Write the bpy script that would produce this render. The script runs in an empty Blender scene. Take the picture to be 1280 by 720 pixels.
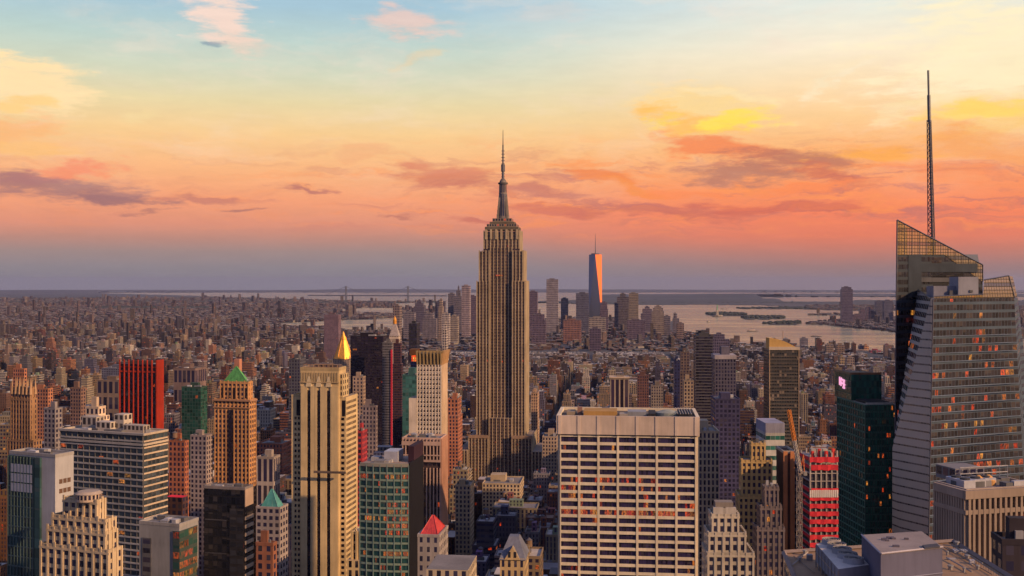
import bpy, math, random
import numpy as np
from mathutils import Vector, Matrix
R = math.radians
S = bpy.context.scene
COL = S.collection
random.seed(7)

# ------------------------------------------------------------ camera, world, sun, exposure
F, CX, CY = 1400.0, 640.0, 352.0       # focal length and eye level of the photograph (pixels at 1280 wide)
EYE = 259.0                            # height of the viewing terrace
TH = R(5.9)                            # camera looks this much east of the avenues (+Y)
LOOK = (-math.sin(TH), math.cos(TH)); RIGHT = (math.cos(TH), math.sin(TH))
RE = 7.4e6                             # earth radius with refraction
cam = bpy.data.cameras.new('camera'); camo = bpy.data.objects.new('camera', cam); COL.objects.link(camo)
camo.location = (0, 0, EYE); camo.rotation_euler = (R(90), 0, TH)
cam.sensor_width = 36; cam.lens = 36*F/1280; cam.shift_y = -8/1280
cam.clip_start = 1; cam.clip_end = 200000
S.camera = camo
S.view_settings.view_transform = 'Standard'; S.view_settings.look = 'None'
S.view_settings.exposure = 0.0; S.view_settings.gamma = 1.0; S.view_settings.use_curve_mapping = False
S.cycles.max_bounces = 5; S.cycles.diffuse_bounces = 2; S.cycles.glossy_bounces = 2
S.cycles.transmission_bounces = 3; S.cycles.volume_bounces = 0; S.cycles.transparent_max_bounces = 6
S.cycles.sample_clamp_indirect = 4; S.cycles.caustics_reflective = False; S.cycles.caustics_refractive = False
S.cycles.use_denoising = True

SUN_EL, SUN_AZ = R(24), R(27)           # sun low in the west, a little behind the camera
sd = Vector((math.cos(SUN_AZ)*math.cos(SUN_EL), -math.sin(SUN_AZ)*math.cos(SUN_EL), math.sin(SUN_EL)))
sl = bpy.data.lights.new('sun', 'SUN'); so = bpy.data.objects.new('sun', sl); COL.objects.link(so)
sl.energy = 5.0; sl.color = (1.0, 0.62, 0.33); sl.angle = R(0.9)
so.rotation_euler = sd.to_track_quat('Z', 'Y').to_euler(); so.location = (3000, -500, 900)

def srgb(r, g, b):
    f = lambda c: (c/255/12.92) if c/255 <= 0.04045 else ((c/255+0.055)/1.055)**2.4
    return (f(r), f(g), f(b), 1)

class NT:
    def __init__(s, nt): s.nt = nt
    def n(s, t, **kw):
        o = s.nt.nodes.new(t)
        for k, v in kw.items(): setattr(o, k, v)
        return o
    def l(s, a, b): s.nt.links.new(a, b)
    def inp(s, sock, v):
        if isinstance(v, bpy.types.NodeSocket): s.l(v, sock)
        elif v is not None: sock.default_value = v
    def m(s, op, a, b=None, c=None, clamp=False):
        o = s.n('ShaderNodeMath', operation=op); o.use_clamp = clamp
        for i, v in enumerate((a, b, c)):
            if v is not None: s.inp(o.inputs[i], v)
        return o.outputs[0]
    def vm(s, op, a, b=None, out=0):
        o = s.n('ShaderNodeVectorMath', operation=op); s.inp(o.inputs[0], a)
        if b is not None: s.inp(o.inputs[1], b)
        return o.outputs[out]
    def mix(s, f, a, b, blend='MIX'):
        o = s.n('ShaderNodeMix', data_type='RGBA', blend_type=blend); s.inp(o.inputs[0], f); s.inp(o.inputs[6], a); s.inp(o.inputs[7], b)
        return o.outputs[2]
    def rng(s, v, a, b, c=0.0, d=1.0, smooth=False):
        o = s.n('ShaderNodeMapRange'); o.interpolation_type = 'SMOOTHSTEP' if smooth else 'LINEAR'
        s.inp(o.inputs[0], v)
        for i, k in enumerate((a, b, c, d)): s.inp(o.inputs[1+i], k)
        return o.outputs[0]
    def ramp(s, f, stops, interp='LINEAR'):
        o = s.n('ShaderNodeValToRGB'); s.inp(o.inputs[0], f); e = o.color_ramp.elements; o.color_ramp.interpolation = interp
        while len(e) > 1: e.remove(e[-1])
        e[0].position, e[0].color = stops[0]
        for p, c in stops[1:]:
            k = e.new(p); k.color = c
        return o.outputs[0]
    def noise(s, vec, scale, detail=3, rough=0.5, out=0, dist=0.0):
        o = s.n('ShaderNodeTexNoise'); s.inp(o.inputs['Vector'], vec); o.inputs['Scale'].default_value = scale
        o.inputs['Detail'].default_value = detail; o.inputs['Roughness'].default_value = rough; o.inputs['Distortion'].default_value = dist
        return o.outputs[out]
    def xyz(s, v):
        o = s.n('ShaderNodeSeparateXYZ'); s.inp(o.inputs[0], v); return o.outputs
    def com(s, x, y, z=0.0):
        o = s.n('ShaderNodeCombineXYZ')
        for i, v in enumerate((x, y, z)): s.inp(o.inputs[i], v)
        return o.outputs[0]

def px2ang(x, y):
    u = (x-CX)/F; az = math.atan(u); el = math.atan((CY-y)/F*math.cos(az)); return az, el
W = bpy.data.worlds.new('World'); S.world = W; W.use_nodes = True
W.node_tree.nodes.clear(); w = NT(W.node_tree)
tc = w.n('ShaderNodeTexCoord').outputs['Generated']; dx, dy, dz = w.xyz(tc)
el = w.m('ARCSINE', dz)
az = w.m('ADD', w.m('ARCTAN2', dx, dy), TH)      # azimuth measured from the view of the terrace
K = 1400.0
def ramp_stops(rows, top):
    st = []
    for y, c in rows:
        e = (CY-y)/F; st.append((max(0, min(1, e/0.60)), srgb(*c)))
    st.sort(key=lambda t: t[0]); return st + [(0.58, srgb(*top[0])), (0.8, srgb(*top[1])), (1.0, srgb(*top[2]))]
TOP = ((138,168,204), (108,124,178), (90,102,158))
Lr = [(352,(130,126,132)),(334,(142,132,136)),(316,(160,136,132)),(300,(188,138,124)),(282,(222,146,120)),(252,(244,160,118)),(212,(249,184,130)),(172,(247,204,144)),(135,(232,214,166)),(102,(212,215,188)),(62,(188,209,202)),(20,(166,197,212))]
Rr = [(352,(138,120,122)),(334,(158,122,118)),(316,(194,124,108)),(296,(228,126,98)),(268,(246,134,94)),(235,(251,152,100)),(195,(252,180,118)),(155,(252,205,146)),(115,(252,222,178)),(70,(250,236,208)),(10,(222,232,226))]
t = w.m('DIVIDE', el, 0.60, clamp=True)
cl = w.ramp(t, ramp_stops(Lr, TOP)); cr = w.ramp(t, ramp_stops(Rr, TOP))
wsp = w.noise(w.com(w.m('MULTIPLY', az, 3.0), w.m('MULTIPLY', el, 14.0), 0.3), 1.0, 2)
sidef = w.rng(w.m('ADD', az, w.m('MULTIPLY', w.m('SUBTRACT', wsp, 0.5), 0.25)), -0.12, 0.30, smooth=True)
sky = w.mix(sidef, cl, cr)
# the dusk side of the sky, behind the terrace
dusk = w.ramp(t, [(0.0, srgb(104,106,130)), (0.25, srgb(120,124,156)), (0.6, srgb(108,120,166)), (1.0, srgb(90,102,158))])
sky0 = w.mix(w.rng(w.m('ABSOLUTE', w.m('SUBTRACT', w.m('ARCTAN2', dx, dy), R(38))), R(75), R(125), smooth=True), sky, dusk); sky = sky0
# cloud layer: soft shapes at infinity, torn by noise
P = w.com(w.m('MULTIPLY', az, K), w.m('MULTIPLY', el, K), 0.0)
wn = w.vm('SUBTRACT', w.noise(w.vm('MULTIPLY', P, (1/150., 1/50., 0)), 1.0, 5, 0.6, out=1), (0.5, 0.5, 0.5))
wf = w.vm('SUBTRACT', w.noise(w.vm('MULTIPLY', P, (1/38., 1/13., 0)), 1.0, 4, 0.6, out=1), (0.5, 0.5, 0.5))
PW = w.vm('ADD', P, w.vm('ADD', w.vm('MULTIPLY', wn, (130, 62, 0)), w.vm('MULTIPLY', wf, (42, 13, 0))))
tear = w.noise(w.vm('MULTIPLY', P, (1/70., 1/15., 0)), 1.0, 6, 0.68)
def blob(sky, x, y, rx, ry, rot, col, op, tlo=0.30, thi=0.56, inner=0.15):
    a, e = px2ang(x, y); mp = w.n('ShaderNodeMapping', vector_type='TEXTURE'); w.l(PW, mp.inputs[0])
    mp.inputs['Location'].default_value = (a*K, e*K, 0); mp.inputs['Rotation'].default_value = (0, 0, R(rot)); mp.inputs['Scale'].default_value = (rx, ry, 1)
    ln = w.vm('LENGTH', mp.outputs[0], out=1)
    k = w.m('ADD', w.m('SUBTRACT', 1.0, ln), w.m('MULTIPLY', w.m('SUBTRACT', tear, 0.5), 2.1))
    k = w.rng(k, 0.02, 0.62+inner*.6, 0.0, 1.0, smooth=True)
    return w.mix(w.m('MULTIPLY', k, op), sky, srgb(*col))
# broad thin streaks between 3 and 8 degrees up
band = w.m('MULTIPLY', w.rng(el, 0.030, 0.062, smooth=True), w.rng(el, 0.140, 0.085, smooth=True))
st1 = w.rng(w.noise(w.vm('MULTIPLY', PW, (1/150., 1/17., 0)), 1.0, 6, 0.66), 0.49, 0.66, smooth=True)
st2 = w.rng(w.noise(w.vm('ADD', w.vm('MULTIPLY', PW, (1/120., 1/14., 0)), (7, 3, 2)), 1.0, 6, 0.66), 0.50, 0.66, smooth=True)
rightw = w.rng(az, -0.22, 0.08, 0.28, 1.0)
sky = w.mix(w.m('MULTIPLY', w.m('MULTIPLY', st1, band), w.m('MULTIPLY', rightw, 0.8)), sky, srgb(196,118,108))
sky = w.mix(w.m('MULTIPLY', w.m('MULTIPLY', st2, band), w.m('MULTIPLY', rightw, 0.8)), sky, srgb(252,150,88))
for b in [
    (1265, 70, 190, 95, 0, (254,238,196), .85, .1, .4), (1270, 150, 130, 40, 0, (252,205,120), .7), (1255, 185, 120, 26, -12, (246,160,92), .7), (1235, 140, 80, 14, 5, (255,214,104), .8),
    (285, 28, 52, 40, -20, (246,216,200), .95), (305, 60, 40, 18, 0, (236,206,186), .5), (272, 58, 18, 6, 10, (128,150,168), .7),
    (505, 28, 75, 22, 0, (238,200,186), .75), (520, 72, 40, 10, 25, (236,206,160), .45),
    (24, 112, 92, 40, 0, (255,224,172), 1.0, .2, .5), (12, 152, 76, 26, -10, (250,184,122), .85), (20, 125, 40, 12, 0, (254,206,128), .7), (30, 185, 85, 14, -8, (250,190,116), .7),
    (178, 140, 26, 14, 0, (246,218,160), .5),
    (70, 232, 150, 20, -4, (166,118,116), .85), (150, 246, 90, 11, -5, (160,112,112), .85), (85, 212, 70, 9, 6, (246,140,104), .8), (35, 222, 60, 9, 0, (176,120,118), .7),
    (265, 246, 80, 7, -3, (192,122,110), .7), (370, 236, 48, 5, 3, (190,120,108), .85), (324, 266, 30, 5, 0, (176,118,108), .8), (195, 266, 36, 5, 0, (180,120,110), .7), (488, 272, 38, 5, 0, (190,118,104), .7), (595, 275, 50, 5, 0, (198,112,98), .7),
    (575, 225, 100, 28, -8, (206,122,100), .75), (560, 212, 80, 16, -10, (224,140,108), .7), (690, 240, 70, 14, -4, (196,120,106), .7), (455, 190, 40, 14, 10, (240,176,128), .55),
    (885, 132, 100, 34, -8, (252,216,150), .9), (870, 150, 85, 22, -12, (254,190,98), .9), (920, 150, 60, 16, 14, (255,222,92), .95), (830, 146, 30, 12, 25, (255,214,96), .8), (905, 118, 80, 10, -6, (252,226,176), .8),
    (900, 182, 100, 16, -14, (244,136,86), .85), (925, 214, 95, 17, -4, (184,122,104), .85), (1000, 200, 95, 17, -8, (188,120,100), .85), (1040, 225, 80, 14, -18, (208,114,90), .7), (1090, 188, 95, 13, 3, (252,172,84), .85), (1180, 215, 90, 18, -6, (246,138,84), .6),
    (750, 216, 62, 13, -14, (240,136,80), .85), (790, 232, 55, 8, -16, (246,146,76), .7), (830, 262, 170, 14, -3, (200,110,96), .75), (700, 262, 90, 10, 0, (206,114,98), .7), (980, 258, 150, 10, -4, (206,104,86), .6), (1010, 236, 110, 8, 0, (250,140,88), .7), (860, 240, 90, 7, -3, (250,140,86), .6),
    (1040, 98, 44, 10, 28, (250,228,190), .85), (1070, 88, 30, 5, 30, (250,230,196), .8), (1140, 130, 60, 9, 10, (250,218,160), .7), (690, 20, 60, 16, 0, (206,206,204), .5),
    (640, 205, 60, 10, 0, (238,160,110), .5)]:
    sky = blob(sky, *b)
# high thin veil
veil = w.noise(w.vm('ADD', w.vm('MULTIPLY', PW, (1/210., 1/60., 0)), (3, 9, 4)), 1.0, 7, 0.66)
sky = w.mix(w.m('MULTIPLY', w.rng(veil, 0.46, 0.75, smooth=True), w.m('MULTIPLY', w.rng(el, 0.06, 0.14), 0.38)), sky, srgb(250, 226, 206))
sky = w.vm('SCALE', sky); w.inp(sky.node.inputs['Scale'], w.rng(tear, 0.3, 0.7, 0.965, 1.035))
# physically based sky mixed in lightly, sun direction as the lamp
ns = w.n('ShaderNodeTexSky', sky_type='NISHITA'); ns.sun_disc = False; ns.sun_elevation = SUN_EL; ns.sun_rotation = R(90)+SUN_AZ
low = w.rng(dz, 0.22, 0.6, smooth=True)
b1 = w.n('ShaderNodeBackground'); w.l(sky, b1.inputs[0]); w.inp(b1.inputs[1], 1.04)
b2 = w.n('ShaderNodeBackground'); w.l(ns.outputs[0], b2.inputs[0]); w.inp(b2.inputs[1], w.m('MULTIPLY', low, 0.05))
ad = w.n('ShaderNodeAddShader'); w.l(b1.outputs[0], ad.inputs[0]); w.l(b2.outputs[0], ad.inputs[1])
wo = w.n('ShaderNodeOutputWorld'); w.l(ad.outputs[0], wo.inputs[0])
W.cycles.sampling_method = 'MANUAL'; W.cycles.sample_map_resolution = 512

# ------------------------------------------------------------ helpers
def gz(x, y): return -(x*x+y*y)/(2*RE)
def wp(px, d, off=0):                   # plan point at forward distance d seen at photo column px
    u = (px-CX)/F; return (LOOK[0]*d+RIGHT[0]*u*d, LOOK[1]*d+RIGHT[1]*u*d)
def pz(py, d): return EYE-(py-CY)/F*d
def colof(x, y):
    f = LOOK[0]*x+LOOK[1]*y; return (CX+F*(RIGHT[0]*x+RIGHT[1]*y)/f, f) if f > 1 else (None, f)
def tag(o, label=None, cat=None, group=None, kind=None):
    if label: o['label'] = label
    if cat: o['category'] = cat
    if group: o['group'] = group
    if kind: o['kind'] = kind
    return o
NOWIN = (0.5, 0.5, 0.0); GL = (0.022, 0.02, 0.045)
class MB:
    def __init__(s, off=(0, 0, 0)):
        s.v = []; s.f = []; s.uv = []; s.c = []; s.s = []; s.g = []; s.o = off
    def face(s, pts, uvs=None, col=(.5,.5,.5), sty=NOWIN, gls=GL):
        i = len(s.v); o = s.o
        for p in pts: s.v.append((p[0]+o[0], p[1]+o[1], p[2]+o[2]))
        s.f.append(tuple(range(i, i+len(pts)))); s.uv += (uvs if uvs else [(0.0, 0.0)]*len(pts))
        s.c.append(col); s.s.append(sty); s.g.append(gls)
    def prism(s, poly, z0, z1, col, sty=NOWIN, gls=GL, bay=3.0, fl=3.6, roof=None, top=None, cap=True, bot=False, nb=None, nf=None):
        n = len(poly); top = top or poly
        nf = nf or max(1, round((z1-z0)/fl))
        for i in range(n):
            a, b = poly[i], poly[(i+1) % n]; ta, tb = top[i], top[(i+1) % n]
            k = (nb[i] if nb else 0) or max(1, round(math.hypot(b[0]-a[0], b[1]-a[1])/bay)); q = 37*i
            s.face([(a[0],a[1],z0),(b[0],b[1],z0),(tb[0],tb[1],z1),(ta[0],ta[1],z1)], [(q,0),(q+k,0),(q+k,nf),(q,nf)], col, sty, gls)
        if cap: s.face([(p[0],p[1],z1) for p in top], None, roof or col)
        if bot: s.face([(p[0],p[1],z0) for p in reversed(poly)], None, col)
    def box(s, x0, x1, y0, y1, z0, z1, col, sty=NOWIN, gls=GL, bay=3.0, fl=3.6, roof=None, bot=False, **k):
        s.prism([(x0,y0),(x1,y0),(x1,y1),(x0,y1)], z0, z1, col, sty, gls, bay, fl, roof, bot=bot, **k)
    def cone(s, cx, cy, r0, r1, z0, z1, n=10, col=(.5,.5,.5), rot=0.0, **k):
        p = lambda r: [(cx+r*math.cos(rot+2*math.pi*i/n), cy+r*math.sin(rot+2*math.pi*i/n)) for i in range(n)]
        s.prism(p(r0), z0, z1, col, top=p(max(r1, .01)), **k)
    def bar(s, a, b, r, col, n=4):
        a = Vector(a); b = Vector(b); d = (b-a).normalized(); u = d.orthogonal().normalized(); v = d.cross(u)
        ra = [a+r*(math.cos(6.2832*i/n+.785)*u+math.sin(6.2832*i/n+.785)*v) for i in range(n)]; rb = [p+(b-a) for p in ra]
        for i in range(n): j = (i+1) % n; s.face([ra[i], ra[j], rb[j], rb[i]], None, col)
        s.face(ra[::-1], None, col); s.face(rb, None, col)
    def build(s, name, mat, parent=None, loc=None, rz=None):
        me = bpy.data.meshes.new(name); me.from_pydata(s.v, [], s.f)
        u = me.uv_layers.new(name='UVMap'); u.data.foreach_set('uv', np.array(s.uv, 'f').ravel())
        for nm, d in (('fcol', s.c), ('fsty', s.s), ('fgls', s.g)):
            a = me.attributes.new(nm, 'FLOAT_VECTOR', 'FACE'); a.data.foreach_set('vector', np.array([q[:3] for q in d], 'f').ravel())
        me.materials.append(mat); o = bpy.data.objects.new(name, me); COL.objects.link(o)
        if parent: o.parent = parent
        if loc: o.location = loc
        if rz is not None: o.rotation_euler = (0, 0, rz)
        return o

# ------------------------------------------------------------ materials
def newmat(name):
    m = bpy.data.materials.new(name); m.use_nodes = True; m.node_tree.nodes.clear(); n = NT(m.node_tree)
    out = n.n('ShaderNodeOutputMaterial'); b = n.n('ShaderNodeBsdfPrincipled'); n.l(b.outputs[0], out.inputs[0]); return m, n, b
def facade_mat(name, wall_rough=0.85, glass_rough=0.12, mottling=0.35, wall_spec=0.2, emis=0.75, metal=0.0, winscale=1.0):
    m, n, b = newmat(name)
    at = lambda k: n.n('ShaderNodeAttribute', attribute_name=k).outputs['Vector']
    col, sty, gls = at('fcol'), at('fsty'), at('fgls'); mu, v0, lit = n.xyz(sty)
    uv = n.n('ShaderNodeUVMap', uv_map='UVMap').outputs[0]; ux, uy, _ = n.xyz(uv)
    fu = n.m('FRACT', ux); fv = n.m('FRACT', uy); orn = n.n('ShaderNodeObjectInfo').outputs['Random']
    cell = n.com(n.m('FLOOR', ux), n.m('FLOOR', uy), n.m('MULTIPLY', orn, 91.0))
    wn = n.n('ShaderNodeTexWhiteNoise', noise_dimensions='3D'); n.l(cell, wn.inputs[0]); r1 = wn.outputs[0]; rc = n.xyz(wn.outputs[1])
    # rooms of several bays share their lamps
    cell2 = n.com(n.m('FLOOR', n.m('DIVIDE', ux, 4.0)), n.m('FLOOR', uy), n.m('MULTIPLY', orn, 37.0))
    wn2 = n.n('ShaderNodeTexWhiteNoise', noise_dimensions='3D'); n.l(cell2, wn2.inputs[0]); r2 = wn2.outputs[0]
    du = n.m('ABSOLUTE', n.m('SUBTRACT', fu, 0.5))
    win = n.m('MULTIPLY', n.m('LESS_THAN', du, n.m('SUBTRACT', 0.5, mu)), n.m('MULTIPLY', n.m('GREATER_THAN', fv, v0), n.m('LESS_THAN', fv, n.m('SUBTRACT', 1.0, n.m('MULTIPLY', v0, 0.3)))))
    mull = n.m('LESS_THAN', n.m('ABSOLUTE', n.m('SUBTRACT', n.m('FRACT', n.m('MULTIPLY', fu, 2.0)), 0.5)), 0.46)
    oc = n.n('ShaderNodeTexCoord').outputs['Object']
    n1 = n.noise(oc, 0.05, 4, 0.6); n2 = n.noise(n.vm('MULTIPLY', oc, (1, 1, 0.12)), 0.9, 3, 0.6)
    tone = n.m('ADD', n.rng(n1, 0.3, 0.7, 1-mottling, 1+mottling*.5), n.m('MULTIPLY', n.m('SUBTRACT', n2, 0.5), mottling*1.5))
    wall = n.vm('MULTIPLY', col, n.com(tone, tone, n.m('MULTIPLY', tone, 0.98)))
    blind = n.m('MULTIPLY', n.m('GREATER_THAN', rc[1], 0.72), n.m('GREATER_THAN', fv, n.m('ADD', 0.25, n.m('MULTIPLY', rc[2], 0.6))))
    g1 = n.vm('SCALE', gls); g1n = g1.node; n.inp(g1n.inputs['Scale'], n.m('ADD', 0.5, n.m('MULTIPLY', rc[0], 1.1)))
    glass = n.mix(n.m('MULTIPLY', blind, 0.22), g1, (0.16, 0.13, 0.11, 1))
    n.l(n.mix(win, wall, glass), b.inputs['Base Color'])
    n.inp(b.inputs['Roughness'], n.rng(win, 0, 1, wall_rough, glass_rough)); b.inputs['Metallic'].default_value = metal
    n.inp(b.inputs['Specular IOR Level'], n.rng(win, 0, 1, wall_spec, 0.7))
    islit = n.m('LESS_THAN', n.m('ADD', n.m('MULTIPLY', r1, 0.6), n.m('MULTIPLY', r2, 0.4)), lit)
    glow = n.noise(n.vm('MULTIPLY', uv, (3.1, 2.3, 1)), 1.0, 2)
    lc = n.mix(n.m('POWER', rc[2], 1.6), srgb(255, 70, 20), srgb(255, 170, 70))
    n.l(lc, b.inputs['Emission Color'])
    n.inp(b.inputs['Emission Strength'], n.m('MULTIPLY', n.m('MULTIPLY', win, islit), n.m('MULTIPLY', n.rng(glow, 0.35, 0.65, 0.02, 1.0), n.m('MULTIPLY', n.m('ADD', 0.25, rc[1]), emis))))
    # slightly uneven panes so that each one mirrors its own piece of sky
    bm = n.n('ShaderNodeBump'); bm.inputs['Strength'].default_value = 0.25; bm.inputs['Distance'].default_value = 0.4
    n.l(n.m('MULTIPLY', n.m('ADD', n.m('MULTIPLY', r1, fu), n.m('MULTIPLY', rc[0], fv)), win), bm.inputs['Height']); n.l(bm.outputs[0], b.inputs['Normal'])
    return m
MAS = facade_mat('masonry_facade')
CUR = facade_mat('curtain_wall', wall_rough=0.6, glass_rough=0.07, mottling=0.2, wall_spec=0.15)
STONE = facade_mat('clean_stone', mottling=0.26)
def plain(name, col, rough=0.7, metal=0.0, var=0.25, scale=0.4, emit=None, es=0.0):
    m, n, b = newmat(name); oc = n.n('ShaderNodeTexCoord').outputs['Object']
    k = n.rng(n.noise(oc, scale, 4, 0.6), 0.3, 0.7, 1-var, 1+var)
    n.l(n.vm('MULTIPLY', (*col[:3],), n.com(k, k, k)), b.inputs['Base Color']); b.inputs['Roughness'].default_value = rough; b.inputs['Metallic'].default_value = metal
    if emit: b.inputs['Emission Color'].default_value = (*emit, 1); b.inputs['Emission Strength'].default_value = es
    return m
GOLD = plain('gold_leaf', (.78, .34, .05), 0.45, 0.6, .25)
COPPER = plain('green_copper', (.10, .30, .15), 0.6, 0, .25, 0.3)
STEEL = plain('dark_steel', (.10, .10, .12), 0.5, 0.4, .2)
GALV = plain('galvanised_metal', (.36, .36, .40), 0.5, 0.2, .15)
WOOD = plain('tank_wood', (.16, .09, .06), 0.85, 0, .3, 0.8)

# ------------------------------------------------------------ ground, water
def pip(poly, x, y):
    ins = np.zeros(x.shape, bool); n = len(poly)
    for i in range(n):
        x0, y0 = poly[i]; x1, y1 = poly[(i+1) % n]
        if y0 == y1: continue
        c = ((y0 > y) != (y1 > y)) & (x < (x1-x0)*(y-y0)/(y1-y0)+x0); ins ^= c
    return ins
# shorelines as seen on the map from the terrace: (column, row) of the photograph projected on the curved ground
WATERS = [
    [(828,381),(870,380.5),(960,381.5),(1010,384),(1060,386),(1120,386),(1500,384),(1500,450),(1180,446),(1110,441),(1010,434),(930,433),(905,427),(858,419),(846,402),(800,399),(735,397),(640,400),(560,396),(548,388),(500,384),(486,379),(560,377.2),(640,378),(700,379)],
    [(120,365.6),(640,365.6),(1500,365.6),(1500,367.0),(900,367),(740,368),(735,375),(700,377.2),(560,377),(486,377.2),(420,375.5),(300,372),(240,369.5),(140,367)],
    [(345,403),(400,401),(440,399),(495,397),(560,396),(560,410),(490,413),(440,414.5),(400,409),(350,407)],
    [(425,386),(470,384),(500,385),(500,393),(470,391),(430,390.5)],
    [(940,371),(1500,371),(1500,376.5),(1090,376.5),(1040,378.5),(980,378)],
]
LANDS = [
    [(884,391.8),(895,390.6),(915,391),(936,392.6),(930,394.2),(900,394.4),(884,393.4)],
    [(927,396.4),(950,394.8),(978,395.6),(981,397.4),(960,399),(930,398.8)],
    [(953,404),(985,401.2),(1001,402.2),(998,404.8),(975,406)],
    [(1008,403.5),(1030,401),(1055,399.5),(1130,396),(1500,396),(1500,416),(1118,414.5),(1090,411),(1056,408.5),(1035,405.6),(1010,405.2)],
    [(1010,392.6),(1050,392),(1053,394),(1012,393.6)],
    [(920,384.5),(1000,382.5),(1060,383),(1500,384),(1500,388),(1060,388),(1000,386),(925,385.8)],
]
def is_land(px, py):
    wt = np.zeros(px.shape, bool)
    for p in WATERS: wt |= pip(p, px, py)
    for p in LANDS: wt &= ~pip(p, px, py)
    return ~wt
def row_of(r): return CY + F*(EYE/r + r/(2*RE))
def vnoise(x, y, seed=0):
    rs = np.random.RandomState(seed); t = rs.rand(256, 256); xi = np.floor(x).astype(int); yi = np.floor(y).astype(int); fx = x-xi; fy = y-yi
    fx = fx*fx*(3-2*fx); fy = fy*fy*(3-2*fy); g = lambda a, b: t[a % 256, b % 256]
    return (g(xi,yi)*(1-fx)+g(xi+1,yi)*fx)*(1-fy)+(g(xi,yi+1)*(1-fx)+g(xi+1,yi+1)*fx)*fy
def sheet(name, azs, rs, zoff, mat, landmask):
    A, Rr_ = np.meshgrid(azs, rs); X = Rr_*np.sin(A-TH); Y = Rr_*np.cos(A-TH); Z = -(Rr_**2)/(2*RE)+zoff
    if landmask:
        h = vnoise(X/2600+40, Y/2600, 3)*.6+vnoise(X/900+9, Y/900, 4)*.4
        far = np.clip((Rr_-13500)/4000, 0, 1)*(A > 0.02)*(Rr_ < 23000)      # hills beyond the bay
        z2 = np.clip((Rr_-38000)/3000, 0, 1)
        Z = Z + far*np.clip(h-.25, 0, 1)*105 + z2*(20+90*vnoise(X/5200+3, Y/9000, 8)) 
    n, m = A.shape; idx = np.arange(n*m).reshape(n, m)
    q = np.stack([idx[:-1,:-1], idx[:-1,1:], idx[1:,1:], idx[1:,:-1]], -1)[:, :, ::-1].reshape(-1, 4)
    if landmask:
        ac = (A[:-1,:-1]+A[1:,1:])/2; rc = (Rr_[:-1,:-1]+Rr_[1:,1:])/2; fwd = np.abs(ac) < 1.2
        pxx = CX+F*np.tan(np.clip(ac, -1.2, 1.2)); pyy = CY+F*(EYE/rc+rc/(2*RE))/np.cos(np.clip(ac, -1.2, 1.2))
        j = (vnoise(pxx/5, rc/180+3, 5)-.5); k = is_land(pxx+j*4, pyy+j*0.7) | ~fwd
        q = q[k.ravel()]
    me = bpy.data.meshes.new(name); V = np.stack([X, Y, Z], -1).reshape(-1, 3)
    me.from_pydata(V.tolist(), [], q.tolist()); me.materials.append(mat)
    o = bpy.data.objects.new(name, me); COL.objects.link(o); tag(o, kind='structure'); return o
mg, n, b = newmat('city_ground'); oc = n.n('ShaderNodeTexCoord').outputs['Object']
a1 = n.noise(oc, 0.0025, 6, 0.7); a2 = n.noise(oc, 0.02, 4, 0.6); a3 = n.noise(oc, 0.00035, 4, 0.6)
base = n.ramp(a1, [(0.3, (.022,.023,.032,1)), (0.5, (.05,.043,.048,1)), (0.62, (.12,.09,.075,1)), (0.75, (.04,.035,.042,1))])
base = n.mix(n.rng(a2, .35, .7), base, (.045,.042,.055,1)); base = n.mix(n.m('MULTIPLY', n.rng(a3, .5, .62), .7), base, (.022,.035,.026,1))
gl = n.xyz(oc); rr = n.m('SQRT', n.m('ADD', n.m('POWER', gl[0], 2.0), n.m('POWER', gl[1], 2.0)))
base = n.mix(n.rng(rr, 2500, 4500), (.05,.05,.056,1), base)
base = n.mix(n.rng(rr, 12500, 15000), base, n.mix(n.rng(n.noise(oc, .0012, 6, .7), .35, .7), (.012,.022,.03,1), (.05,.045,.05,1)))
n.l(base, b.inputs['Base Color']); b.inputs['Roughness'].default_value = .9
mw, n, b = newmat('harbour_water'); oc = n.n('ShaderNodeTexCoord').outputs['Object']
gl = n.xyz(oc); wr = n.m('SQRT', n.m('ADD', n.m('POWER', gl[0], 2.0), n.m('POWER', gl[1], 2.0)))
wc = n.ramp(n.noise(n.vm('MULTIPLY', oc, (.25, 1, 1)), .0030, 6, .75), [(.38, (.07,.06,.06,1)), (.5, (.20,.155,.085,1)), (.62, (.40,.30,.14,1))])  # wind lanes, with golden sky shimmer painted into their colour
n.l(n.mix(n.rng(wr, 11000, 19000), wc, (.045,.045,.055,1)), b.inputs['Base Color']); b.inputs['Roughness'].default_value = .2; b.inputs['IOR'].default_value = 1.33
bp = n.n('ShaderNodeBump'); bp.inputs['Strength'].default_value = 1.0; bp.inputs['Distance'].default_value = 45
wv = n.m('ADD', n.noise(n.vm('MULTIPLY', oc, (.35, 1, 1)), 0.012, 5, .65), n.m('MULTIPLY', n.noise(n.vm('MULTIPLY', oc, (.25, 1, 1)), 0.0016, 3, .5), 1.5)); n.l(wv, bp.inputs['Height']); n.l(bp.outputs[0], b.inputs['Normal'])
rs = [0.0]+list(np.geomspace(120, 66000, 300))
azf = list(np.linspace(-.62, .62, 760)); azb = list(np.linspace(.62, 2*math.pi-.62, 40))[1:]
sheet('ground', np.array(azf+azb), np.array(rs), 0.0, mg, True)
sheet('water', np.linspace(0, 2*math.pi, 180), np.array([1.0]+list(np.geomspace(1000, 66000, 120))), -3.0, mw, False)
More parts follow.
